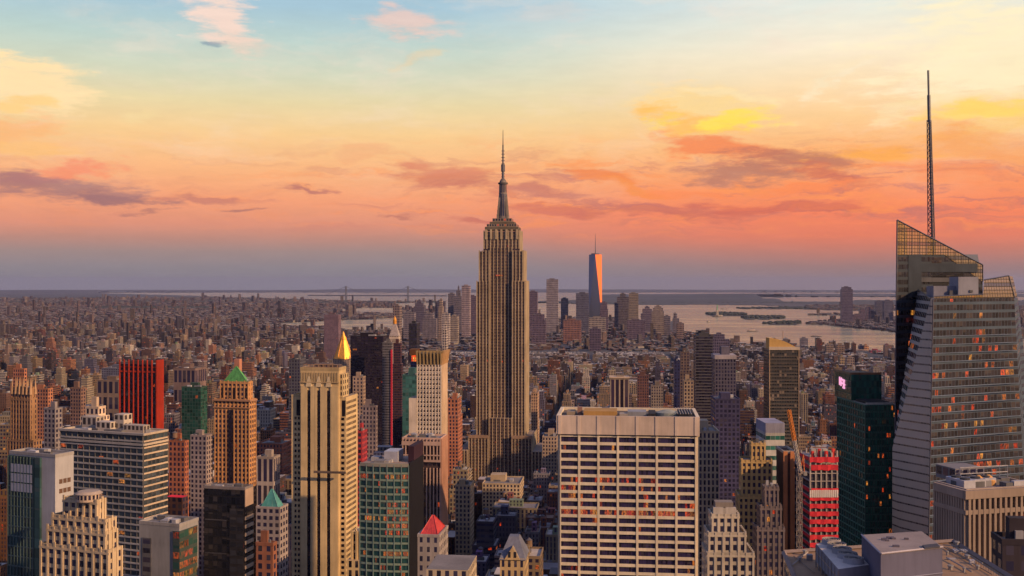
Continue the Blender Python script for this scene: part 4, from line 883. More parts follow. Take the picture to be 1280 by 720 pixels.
m = b.mb(); m.box(-.5, b.W+.5, -.5, b.D+.5, b.H, b.z(444), (.34,.30,.32), bot=True); m.box(b.W*.35, b.W*.75, b.D*.3, b.D*.7, b.z(444)-.1, b.z(434), (.12,.11,.15)); b.part('flat_cap', m)
slab('navy_lower_block', 'broad navy block of small windows below the pale capped tower', 894, 925, None, 500, 900, (.06,.055,.12), 'broad navy block', 590, sty=(.2,.3,.03), D=28, yk=.3)
def sail_tower():
    b = Bld('curved_top_tower', 'dark glass tower with a curved orange sail at the top', 'skyscraper', 961.5, 999, None, 433, 1150, D=28, yk=.35, vb=560, short='orange curved-top tower')
    W_, D_ = b.W, b.D; m = b.mb(); m.box(0, W_, 0, D_, 0, b.z(436), (.06,.055,.052), (.09,.32,.05), (.016,.02,.024), W_/12, 3.5, roof=(.2,.15,.12)); b.part('walls', m, CUR)
    n_ = 14; zs = [b.z(y) for y in (422.5,422.7,423,423.5,424.2,425,426,427.2,428.5,430,431.6,433,434.2,435)]; c = b.mb(); z0 = b.z(436)
    c = b.mb(); pts = [(0, z0)]+[(W_*k/(n_-1), zs[k]) for k in range(n_)]+[(W_, z0)]
    c.face([(p[0], -.5, p[1]) for p in pts[::-1]], None, (.50,.31,.11)); c.face([(p[0], D_*.6, p[1]) for p in pts], None, (.50,.31,.11))
    for i in range(len(pts)): a, q = pts[i], pts[(i+1) % len(pts)]; c.face([(a[0],-.5,a[1]),(q[0],-.5,q[1]),(q[0],D_*.6,q[1]),(a[0],D_*.6,a[1])], None, (.50,.31,.11))
    c.bar((W_*.5, 6, zs[3]), (W_*.5, 6, b.z(414)), .3, (.3,.2,.15)); b.part('curved_crown', c, STONE)
    s = b.mb(); s.box(-.3, W_+.3, -1.1, -.4, b.z(437.5), b.z(433.5), (.46,.38,.30), bot=True); b.part('top_band', s, STONE)
    l = b.mb()
    for k in range(0, int(b.z(438)/3.5)): l.box(0, W_, -.35, .05, k*3.5, k*3.5+.4, (.17,.135,.11), bot=True)
    for x in (0, W_-.8): l.box(x, x+.8, -.6, .05, 0, b.z(438), (.36,.26,.17))
    b.part('facade_lattice', l)
    r = random.Random(4); q = b.mb()
    for k in range(60):
        i, j = r.randrange(12), r.randrange(14, 60); z = j*3.5; x = W_/12*i
        if z < b.z(440): q = b.mb(); q.box(x+.2, x+W_/12-.2, -.28, .02, z+.7, z+3.3, (.19,.15,.12), bot=True); b.part('balcony_infill', q)
sail_tower()
b = slab('teal_striped_block', 'pale blue block with teal window stripes and a lavender blank top', 957, 981, 945, 543, 820, (.50,.48,.46), 'teal-striped pale block', 600, sty=(.02,.45,.0), gls=(.03,.14,.12), fl=7.5, yk=.5, pent=True)
m = b.mb(); m.box(0, b.W, 0, b.D, b.H-.2, b.z(529), (.27,.27,.36)); b.part('blank_top_storey', m)
b = setback_block('golden_deco_tower', 'golden brick deco tower stepping up to a square lantern', 923, 962, 968, 600, [(940,958,958,557),(927,966,968,578),(923,968,970,622)], (.44,.30,.13), 'golden stepped tower', 12, lit=.05, yk=0, bay=2.8)
b = setback_block('lit_dark_deco_tower', 'dark slate stepped tower with rows of amber lit windows', 946, 978, None, 520, [(957,975,976,612),(951,978,978,636),(946,981,981,662)], (.15,.12,.12), 'dark amber-windowed stepped tower', 13, lit=.24, yk=.3, bay=2.6)
b = setback_block('white_deco_block', 'pale stone block with tall windows and stepped shoulders', 887, 942, None, 450, [(891,926,926,648),(886,934,934,670),(884,943,943,694)], (.44,.38,.30), 'pale stone stepped block', 14, lit=.03, yk=.3, spires=False, bay=3.1)
m = b.mb(); xa, xb, ya, yb, z1 = b.top; m.box(xa+2, xb-2, ya+3, yb-2, z1-.1, z1+5, (.20,.17,.15)); m.box(xa+1, xa+6, ya+2, ya+4, z1-.1, z1+3, (.4,.36,.32)); m.box(xb-6, xb-1, ya+2, ya+4, z1-.1, z1+3, (.4,.36,.32)); b.part('mechanical_penthouse', m)
def brown_core_tower():
    b = Bld('brown_ribbed_slab', 'narrow copper brown slab with a grey concrete edge', 'tower', 979, 993, None, 566, 600, D=18, yk=.3, short='narrow copper-brown slab')
    m = b.mb(); m.box(0, b.W, 0, 18, 0, b.H, (.10,.045,.03)); b.part('walls', m)
    p = b.mb()
    for a, c in ((0,.36), (.62,1)): p.box(b.W*a, b.W*c, -.9, .05, 0, b.H+.8, (.52,.21,.09))
    b.part('facade_ribs', p, STONE)
    q = b.mb(); q.box(b.W, b.W+3.4, 1, 16, 0, b.H-6, (.25,.24,.24), (.1,.35,0)); b.part('concrete_edge', q); parapet(b, 0, b.W, 0, 18, b.H, (.4,.35,.3))
brown_core_tower()
def netted_tower():
    b = Bld('tower_under_construction', 'half built concrete tower wrapped in bright red safety netting', 'building', 1012, 1048, 1000, 572, 575, yk=.5, short='red-netted construction tower')
    W_, D_, H = b.W, b.D, b.H; fh = 4.0; nf = int(H/fh); NET = plain('red_safety_net', (.52,.014,.028), .8, 0, .2, .6, emit=None)
    m = b.mb(); m.box(.8, W_-.8, .8, D_-.8, 0, H-7, (.06,.05,.055), (.1,.2,.06), GL, 3, 4, roof=(.2,.2,.2)); b.part('core', m)
    s = b.mb(); r = random.Random(5)
    for j in range(nf+1): z = H-j*fh; s.box(0, W_, 0, D_, z-.35, z, (.38,.33,.30), bot=True)
    b.part('floor_slabs', s); c = b.mb()
    for k in range(6):
        x = .5+(W_-1)*k/5
        for y in (.5, D_-.5): c.box(x-.35, x+.35, y-.35, y+.35, 0, H+1.5+(k % 3), (.34,.3,.28))
    b.part('columns', c)
    for j in range(nf):
        z = H-j*fh
        if j in (2, 3): continue
        n_ = b.mb(); h = 1.5 if j > 4 else 1.9
        x0 = 0 if j > 4 or j == 0 else W_*.05; x1 = W_ if j not in (1,) else W_*.98
        k = 8
        for i in range(k):
            a, e = x0+(x1-x0)*i/k, x0+(x1-x0)*(i+1)/k; s1, s2 = (-.25+.2*math.sin(i*2.1+j), -.25+.2*math.sin((i+1)*2.1+j)); d1, d2 = .25*math.sin(i*1.7+j*3), .25*math.sin((i+1)*1.7+j*3)
            n_.face([(a,s1,z-.6-h+d1),(e,s2,z-.6-h+d2),(e,s2,z+.3),(a,s1,z+.3)], None)
        for i in range(k):
            a, e = D_*i/k, D_*(i+1)/k; n_.face([(-.25,e,z-.4-h*.7),(-.25,a,z-.4-h*.7),(-.25,a,z+.2),(-.25,e,z+.2)], None)
        b.part('safety_net', n_, NET)
    w_ = b.mb()
    for i in range(14): x = W_*i/14; w_.prism([(x,-.5),(x+W_/14-.25,-.5),(x+W_/14-.25,-.1),(x,-.1)], H-5.1*fh, H-4.15*fh, (.62,.56,.54))
    b.part('tarpaulin', w_, STONE)
    t = b.mb(); t.cone(W_*.72, D_*.4, 4.2, 3, H, H+2.5, 10, (.16,.24,.18)); b.part('formwork_hood', t)
    for i in range(4): q = b.mb(); x = W_*(.1+.24*i); q.box(x, x+1.2, 1, 3, H, H+3+1.2*(i % 2), (.62,.06,.05)); b.part('hoist_frame', q)
    for i in range(3): q = b.mb(); x = W_*(.2+.2*i); q.box(x, x+2.6, D_*.4, D_*.6, H, H+3.4, (.35,.32,.3)); b.part('formwork_panel', q)
netted_tower()
def crane():
    b = Bld('tower_crane', 'orange and white lattice crane leaning over the red netted tower', 'crane', 992, 1000, None, 590, 560, D=3, yk=.2, short='orange lattice crane'); FOOT.pop()
    def truss(p, q, w_, n_, c1, c2=None):
        m = b.mb(); p = Vector(p); q = Vector(q); d_ = (q-p).normalized(); u = d_.orthogonal().normalized(); v = d_.cross(u); cs = [(1,1),(1,-1),(-1,-1),(-1,1)]
        for k in range(n_):
            a, e = p+(q-p)*k/n_, p+(q-p)*(k+1)/n_; c = c2 if c2 and k < n_*.45 else c1
            for i in range(4):
                o1 = (u*cs[i][0]+v*cs[i][1])*w_/2; o2 = (u*cs[(i+1) % 4][0]+v*cs[(i+1) % 4][1])*w_/2
                m.bar(a+o1, e+o1, .17, c); m.bar(a+o1, e+o2, .11, c); m.bar(a+o1, a+o2, .11, c)
        return m
    X = lambda px: (px-992)/F*560; Z = b.z
    b.part('mast', truss((X(999), 0, 0), (X(999), 0, Z(587)), 1.9, 30, (.30,.26,.24)), STONE)
    b.part('jib', truss((X(999), -1.6, Z(588)), (X(985.5), -1, Z(512)), 1.3, 18, (.62,.22,.05), (.40,.36,.33)), STONE)
    m = b.mb(); m.box(X(998), X(1006), -1.2, 1.2, Z(592), Z(589), (.25,.2,.18), bot=True); m.box(X(1004), X(1008), -1.4, 1.4, Z(594), Z(589.5), (.3,.28,.26), bot=True); b.part('machinery_deck', m)
    m = b.mb(); m.box(X(997), X(1000), -2.2, -.8, Z(592), Z(588), (.5,.4,.3), (.1,.2,0), bot=True); b.part('cab', m)
    m = b.mb(); m.bar((X(1005), 0, Z(589)), (X(1004), 0, Z(568)), .25, (.55,.16,.05)); m.bar((X(1000), 0, Z(588)), (X(1004), 0, Z(568)), .2, (.55,.16,.05)); b.part('back_stay', m)
    m = b.mb(); m.bar((X(1004), 0, Z(568)), (X(986), -1, Z(516)), .07, (.2,.18,.18)); b.part('pendant_line', m)
crane()

def green_glass_tower():
    b = Bld('green_glass_tower', 'dark green glass office tower with a glowing emblem on its upper box', 'skyscraper', 1082, 1122, 1047, 506, 640, yk=.55, short='dark green glass tower')
    W_, D_, H = b.W, b.D, b.H; G = (.015,.085,.06); m = b.mb()
    m.box(0, W_, 0, D_, 0, H, (.045,.14,.10), (.04,.12,.03), G, W_/14, 3.9, roof=(.30,.27,.22)); b.part('walls', m, CUR)
    nf = int(H/3.9)
    panes(b, 'f', 14, nf, 0, W_, H-nf*3.9, H, -.0, (.02,.11,.075), .16, .06, .2, .9, maxn=70, sty=(0, 0))
    l = b.mb()
    for k in range(nf+1): z = H-k*3.9; l.box(-.25, W_, -.35, .05, z-.7, z, (.05,.15,.11), bot=True); l.box(-.35, .05, 0, D_, z-.7, z, (.06,.16,.12), bot=True)
    for k in range(15): x = W_*k/14; l.box(x-.14, x+.14, -.45, .05, 0, H, (.03,.075,.06))
    for k in range(13): y = D_*k/12; l.box(-.45, .05, y-.16, y+.16, 0, H, (.05,.11,.09))
    b.part('mullion_grid', l, CUR)
    xb0 = W_*.0; t = b.mb(); zt = b.z(479); yb = D_*.52
    t.box(.4, W_, yb, D_+6, H-.1, zt+3, (.02,.075,.06), (.03,.1,.02), G, W_/12, 4.2, roof=(.06,.05,.05)); ub = b.part('upper_box', t, CUR)
    p = b.mb(); p.box(0, W_, yb, yb+.5, zt+3, zt+4.2, (.35,.16,.08)); p.box(0, .6, yb+.5, D_+6, zt+3, zt+4.2, (.3,.2,.12)); b.part('parapet', p)
    q = b.mb(); q.box(2, W_*.8, 3, yb-3, H+.02, H+1.4, (.03,.03,.03)); q.box(1, W_*.9, 1.2, 2.4, H+.02, H+1.0, (.45,.40,.33)); b.part('roof_well', q)
    # glowing pink and white emblem on the flank of the upper box: three short strokes
    e = b.mb(); ys = (yb+D_+6)/2; zc = zt-3
    strokes = [((-4.6,3.2),(-4.6,-1.6)),((-4.6,-1.6),(-3.0,.6)),((-2.2,2.6),(-2.2,-2.2)),((-2.2,2.6),(.2,1.6)),((-2.2,-.2),(.2,-.6)),((1.0,2.2),(3.4,-3.4)),((3.4,2.0),(1.0,-3.2)),((1.6,-.4),(4.2,-1.0))]
    for a, c in strokes: e.bar((.25, ys-a[0], zc+a[1]), (.25, ys-c[0], zc+c[1]), .55, (1,1,1))
    b.part('lit_emblem', e, plain('emblem_glow', (.8,.4,.6), .6, emit=(1,.42,.62), es=.9))
green_glass_tower()

def crystal_tower():
    d0 = 560; b = Bld('faceted_glass_tower', 'giant faceted glass tower with slanted translucent top and lattice spire', 'skyscraper', 1155, 1300, None, 664, d0, D=70, yk=.0, short='faceted glass tower'); FOOT[-1][6] = 345
    b.root.rotation_euler = (0, 0, 0); gx, gy, g = b.root.location; b.mb = lambda: MB()
    def P(px, py, d): x, y = wp(px, d); return Vector((x-gx, y-gy, pz(py, d)-g))
    def G(px, d): x, y = wp(px, d); return Vector((x-gx, y-gy, 0))
    fl = 4.27; GLS = (.035,.035,.045)
    def panel(m, a0, b0, b1, a1, bay=3.0, col=(.26,.28,.31), sty=(.06,.40,.0), gls=GLS, q=0):
        """four sided wall: a0,b0 bottom left/right, b1,a1 top right/left; floors follow height"""
        w_ = (Vector((b0.x-a0.x, b0.y-a0.y))).length; wt = (Vector((b1.x-a1.x, b1.y-a1.y))).length; n_ = max(2, round(max(w_, wt)/bay)); wm = max(w_, wt)
        def uvp(p, s): return (q+s, p.z/fl)
        m.face([tuple(a0), tuple(b0), tuple(b1), tuple(a1)], [uvp(a0, 0), uvp(b0, n_), uvp(b1, n_), uvp(a1, 0)], col, sty, gls)
    # front volume
    fb0, fb1 = G(1155, 560), G(1300, 585); ft0, ft1 = P(1168.5, 405-34, 562), P(1262, 404-36, 590)
    lb0 = G(1114, 600); lt0 = P(1147, 362, 640); BBk = G(1300, 660); TBk = P(1262, 372, 660); LBk = G(1119, 690)
    ftA = P(1166.5, 374, 562); ftB = P(1268, 372, 588)
    m = b.mb()
    W1 = (.06,.085,.12)
    # front face split so that the left facet is its own plane
    s0 = P(1154.5, 560, 560); 
    panel(m, fb0, fb1, ftB, ftA, 3.0, W1, (.05,.26,.24), (.024,.020,.024), 0)
    b.part('front_wall', m, CUR)
    # facet, narrow at the top; mirrored sky put in as pale colour
    m = b.mb(); fa = P(1163.5, 373, 572); fbm = P(1115.5, 560, 590); fbb = G(1114, 592)
    m.face([tuple(fbb), tuple(fb0), tuple(ftA), tuple(fa), tuple(fbm)], [(100+0, 0), (100+14, 0), (100+14, ftA.z/fl), (100+12.6, fa.z/fl), (100, fbm.z/fl)], (.42,.38,.32), (.02,.62,.0), (.10,.09,.08))
    b.part('slanted_facet', m, facade_mat('sky_painted_glass', .35, .16, .1, .6))
    # left wall of the front volume, behind the facet
    m = b.mb(); lt = P(1147.5, 362, 625); lb = G(1116, 640)
    m.face([tuple(lb), tuple(fbb), tuple(fbm), tuple(fa), tuple(lt)], [(200, 0), (211, 0), (211, fbm.z/fl), (209, fa.z/fl), (200, lt.z/fl)], (.26,.27,.28), (.06,.30,.12), (.05,.045,.05))
    b.part('flank_wall', m, CUR)
    m = b.mb(); rb = G(1335, 660); rt = P(1272, 372, 660)
    panel(m, fb1, rb, rt, ftB, 3.0, W1, (.05,.40,.08), GLS, 300); bk = G(1119, 680); bt = P(1150, 372, 680); panel(m, rb, bk, bt, rt, 3.0, W1, (.05,.4,.05), GLS, 400); panel(m, bk, lb, lt, bt, 3.0, W1, (.05,.4,.05), GLS, 500)
    m.face([tuple(ftA), tuple(ftB), tuple(rt), tuple(bt), tuple(lt), tuple(fa)], None, (.16,.16,.18)); b.part('rear_walls', m, CUR)
    # glass screen parapet of the front volume
    SCR, n, bb = newmat('translucent_screen_glass'); uv = n.n('ShaderNodeUVMap', uv_map='UVMap').outputs[0]; ux, uy, _ = n.xyz(uv)
    line = n.m('MAXIMUM', n.m('GREATER_THAN', n.m('ABSOLUTE', n.m('SUBTRACT', n.m('FRACT', ux), .5)), .42), n.m('GREATER_THAN', n.m('ABSOLUTE', n.m('SUBTRACT', n.m('FRACT', uy), .5)), .41))
    bandy = n.m('GREATER_THAN', n.m('FRACT', n.m('DIVIDE', uy, 4.0)), .72)
    n.l(n.mix(line, n.mix(bandy, (.30,.20,.075,1), (.10,.075,.05,1)), (.035,.032,.03,1)), bb.inputs['Base Color']); n.inp(bb.inputs['Alpha'], n.rng(line, 0, 1, .62, 1)); bb.inputs['Roughness'].default_value = .6; bb.inputs['Specular IOR Level'].default_value = .05
    m = b.mb(); pa = P(1167, 371.5, 562.5); pb = P(1230, 368, 580); pc = P(1268.3, 372, 588.4); pd = P(1261, 344.6, 588); pe = P(1230, 350, 580)
    def scr(m, pts, w_): 
        o = pts[0]; m.face([tuple(p) for p in pts], [((Vector((p.x-o.x, p.y-o.y))).length/1.9, p.z/1.9) for p in pts], (.3,.3,.3))
    scr(m, [P(1167.5, 374, 562.3), ftB+Vector((0,0,0)), pd, pe, P(1229, 368, 578), P(1168.5, 370.5, 562.6)], 0)
    scr(m, [ftB, rt, P(1266, 346, 650), pd], 0)
    b.part('glass_screen', m, SCR)
    # rear, taller volume
    m = b.mb(); rA0 = G(1115.2, 622); rB0 = G(1232, 648); z1 = lambda px, py, d: P(px, py, d)
    a_top = P(1120.6, 318, 622); b_top = P(1228.3, 345, 648)
    rA1 = P(1120.4, 318, 622); rB1 = Vector((P(1228.3, 345, 648).x, P(1228.3, 345, 648).y, rA1.z))
    lo = P(1228.3, 344, 648); 
    k = [P(1228.3, 352, 648)]
    m.face([tuple(rA0), tuple(rB0), tuple(P(1228.3, 352, 648)), tuple(P(1180, 318, 636)), tuple(rA1)], [(600, 0), (638, 0), (638, P(1228.3,352,648).z/fl), (620, P(1180,318,636).z/fl), (600, rA1.z/fl)], (.035,.045,.06), (.05,.30,.14), (.022,.02,.022))
    lb2, lt2 = G(1130, 720), P(1134, 318, 720); lb3, lt3 = G(1228, 740), P(1222, 318, 740)
    panel(m, lb2, rA0, rA1, lt2, 3, (.2,.2,.22), (.05,.36,.06), GLS, 640); panel(m, lb3, lb2, lt2, lt3, 3, (.2,.2,.22), (.05,.36,.06), GLS, 700); panel(m, rB0, lb3, lt3, P(1228.3, 352, 648), 3, (.2,.2,.22), (.05,.36,.06), GLS, 760)
    m.face([tuple(rA1), tuple(P(1180, 318, 636)), tuple(P(1228.3,352,648)), tuple(lt3), tuple(lt2)], None, (.1,.1,.11))
    b.part('tall_wall', m, CUR)
    # grey blank bay and dark recesses on the tall volume
    def flat(m, x0, x1, y0, y1, off, col, sty=NOWIN, gls=GL, nb=4, nf=3, th=1.2):
        q = lambda px, py, dd: P(px, py, 622+(px-1115)/117*26-dd)
        a, c, e, f = q(x0,y1,off), q(x1,y1,off), q(x1,y0,off), q(x0,y0,off); m.face([tuple(a),tuple(c),tuple(e),tuple(f)], [(0,0),(nb,0),(nb,nf),(0,nf)], col, sty, gls)
        i, j, k2, l_ = q(x0,y1,-.3), q(x1,y1,-.3), q(x1,y0,-.3), q(x0,y0,-.3)
        for u, v, ww, xx in ((a,f,l_,i),(c,j,k2,e),(f,e,k2,l_),(a,i,j,c)): m.face([tuple(t) for t in (u, v, ww, xx)], None, col)
    m = b.mb(); flat(m, 1135.5, 1152, 318, 372, 1.4, (.042,.052,.068)); flat(m, 1135.5, 1222, 329.5, 340, 1.3, (.042,.052,.068))
    flat(m, 1152, 1200, 347, 352.5, 1.3, (.085,.085,.095)); b.part('plant_cladding', m, MAS)
    m = b.mb(); flat(m, 1152.2, 1177, 321.5, 329, .7, (.03,.03,.03), (.04,.1,.12), (.03,.02,.02), 8, 2); flat(m, 1152.2, 1205, 341, 347, .7, (.015,.015,.018), (.03,.1,0), (.015,.014,.017), 12, 2); flat(m, 1152.2, 1185, 353, 362, .7, (.015,.015,.018)); b.part('dark_recess', m, CUR)
    m = b.mb()
    tp = [P(1120.4, 318.4, 621.6), P(1180, 318.4, 635.6), P(1228.4, 352, 647.6), P(1228.3, 331, 647.6), P(1121.4, 275, 621.6)]
    scr(m, tp, 0); scr(m, [lt2, tp[0], tp[4], P(1134, 285, 720)], 0); b.part('slanted_glass_screen', m, SCR)
    m = b.mb(); m.bar(tp[4], tp[3], .45, (.12,.12,.11)); m.bar(tp[4], rA0, .4, (.16,.17,.17)); m.bar(tp[3], tp[2], .4, (.12,.12,.11)); m.bar(pd, P(1268.3,372,588), .4, (.14,.14,.13)); m.bar(P(1168.5,370.5,562.6), P(1229, 368, 578), .3, (.16,.16,.15)); m.bar(pe, pd, .35, (.16,.16,.15)); m.bar(ftA, fb0, .35, (.3,.3,.3)); m.bar(lt, fa, .35, (.16,.17,.16)); m.bar(lt, P(1116,640,625), .3, (.2,.2,.2))
    for t in range(1, 12):
        f = t/12; a = tp[4].lerp(tp[3], f); bt_ = a.copy(); bt_.z = P(1120.4, 318.4, 621.6).z if a.x < P(1180,318,636).x else P(1180,318,636).z-(f-.55)/.45*14
        if bt_.z < a.z: m.bar(a, bt_, .2, (.08,.08,.07))
    b.part('edge_frame', m, STEEL)
    m = b.mb()
    def blk(x0, x1, y0, y1, d_, dep, col):
        a, c = P(x0, y1, d_), P(x1, y1, d_); top = P(x0, y0, d_).z; n_ = Vector((LOOK[0], LOOK[1], 0))*dep
        m.prism([(a.x,a.y),(c.x,c.y),(c.x+n_.x,c.y+n_.y),(a.x+n_.x,a.y+n_.y)], a.z, top, col, bot=True)
    blk(1167, 1199, 357.5, 372, 580, 10, (.22,.22,.27)); blk(1198, 1223, 346, 370, 577, 12, (.27,.27,.31)); blk(1187, 1200, 363, 372, 578.5, 1.2, (.12,.12,.14)); blk(1212, 1216, 362.5, 365.5, 576.6, .5, (.1,.1,.1))
    b.part('plant_room', m, STONE)
    # spire: lattice below, solid mast above
    m = b.mb(); bs = P(1165.5, 330, 640); cx_, cy_ = bs.x, bs.y; zb = bs.z; z_m = P(1162, 150, 640).z; zt = P(1160, 88, 640).z; C1 = (.16,.17,.17); n_ = 26; hz = (z_m-zb)/n_
    rad = lambda z: 2.35-1.1*(z-zb)/(z_m-zb); lean = lambda z: Vector((cx_, cy_, z))+(P(1160.2,88,640)-P(1165.5,330,640)).normalized().x*0*Vector((1,0,0))+Vector((RIGHT[0], RIGHT[1], 0))*(-2.4*(z-zb)/(zt-zb))
    for k in range(n_):
        z0, z1_ = zb+k*hz, zb+(k+1)*hz; c0, c1 = lean(z0), lean(z1_); r0, r1 = rad(z0), rad(z1_)
        for i in range(3):
            t = lambda i, c, r: c+Vector((r*math.cos(2.094*i+.5), r*math.sin(2.094*i+.5), 0))
            m.bar(t(i,c0,r0), t(i,c1,r1), .26, C1); m.bar(t(i,c0,r0), t(i+1,c1,r1), .14, C1); m.bar(t(i,c0,r0), t(i+1,c0,r0), .14, C1); m.bar(t(i+1,c0,r0), t(i,c1,r1), .14, C1)
        m.bar(c0, c1, .42, (.10,.10,.11))
    sp = b.part('lattice_spire', m, STEEL)
    m = b.mb(); p0, p1 = lean(z_m-1), lean((z_m+zt)/2); m.bar(p0, p1, .95, (.12,.12,.12), 8); m.bar(p1, lean(zt), .6, (.12,.12,.12), 8); b.part('spire_tip', m, STEEL)
    # floor ledges that catch the light on the two visible fronts
    m = b.mb(); nf = int(ftA.z/fl)
    for k in range(2, nf-3):
        z = k*fl; t = z/ftA.z; a = fb0.lerp(ftA, t); c = fb1.lerp(ftB, min(1, z/ftB.z)); a.z = c.z = z+fl*.2
        m.bar(a+Vector((0,-.12,0)), c+Vector((0,-.12,0)), .2, (.15,.19,.26))
    b.part('floor_ledges', m, STONE)
crystal_tower()

def pier_block():
    b = Bld('beige_pier_block', 'beige office block of vertical piers with crowded roof plant, near the corner of view', 'office building', 1208, 1300, 1171, 615, 345, yk=.9, short='beige piered block')
    W_, D_, H = b.W, b.D, b.H; L = (.27,.205,.165); m = b.mb(); zm = b.z(640)
    m.box(0, W_, 0, D_, 0, H, (.06,.045,.05), (.02,.1,.14), (.02,.016,.024), 3.1, 3.9, roof=(.22,.18,.17)); b.part('walls', m, CUR)
    panes(b, 'f', 14, 3, 0, W_, b.z(641), H-2.2, -.12, (.018,.012,.02), .12, .12, .05, .97, maxn=42, sty=(0, 0))
    p = b.mb(); n_ = 14
    for k in range(n_+1): x = W_*k/n_; x = max(x, .35); p.box(x-.42, x+.42, -1.2, .05, 0, H-.9, L)
    for k in range(13): y = D_*k/12; p.box(-1.0, .05, y-.4, y+.4, 0, H-.9, (.34,.25,.19))
    p.box(-1.3, W_+1, -1.4, .05, H-2.0, H+.6, L, bot=True); p.box(-1.3, .05, .05, D_, H-2.0, H+.6, (.36,.27,.21), bot=True); p.box(-1.1, W_+1, -1.1, .05, zm-.7, zm+.7, L, bot=True); p.box(-1.05, .05, .05, D_, zm-.7, zm+.7, (.36,.27,.21), bot=True)
    b.part('facade_ribs', p, STONE); parapet(b, 0, W_, 0, D_, H, (.36,.28,.23), .6, .9)
    for k in range(3):
        q = b.mb(); x = 3+k*4.6; y = 5+k*1.0; q.box(x, x+4.2, y, y+9, H, H+2.4, (.34,.34,.37)); u = b.part('cooling_unit', q, GALV)
        for i in range(2): f = b.mb(); f.cone(x+2.1, y+2.4+i*4.2, 1.6, 1.5, H+2.4, H+2.9, 14, (.05,.05,.06)); b.part('fan', f, parent=u)
    for k in range(2):
        q = b.mb(); x = W_*(.42+.14*k); q.cone(x, 9, 2.3, 2.3, H, H+1.6, 16, (.45,.24,.09)); q.cone(x, 9, 2.3, .4, H+1.6, H+3.2, 16, (.55,.28,.09)); b.part('orange_fan_dome', q)
    q = b.mb(); q.box(W_*.3, W_*.7, 16, 26, H, H+4.2, (.2,.19,.2), (.1,.3,0)); b.part('plant_room', q)
    q = b.mb()
    for k in range(7): q.bar((W_*.28+k*3.0, 13, H), (W_*.28+k*3.0, 13, H+5), .14, (.4,.38,.38))
    q.bar((W_*.28, 13, H+5), (W_*.28+18, 13, H+5), .16, (.4,.38,.38)); q.bar((W_*.28, 13, H+3), (W_*.28+18, 13, H+3), .16, (.4,.38,.38)); b.part('pipe_frame', q)
    clutter(b, 0, W_, 0, D_, H, 77, 10, 2)
pier_block()
b = slab('dark_corner_block', 'low dark flat roofed block at the bottom corner in front of the beige piered block', 1253, 1310, None, 681, 262, (.045,.035,.045), 'dark corner block', D=8, yk=0)

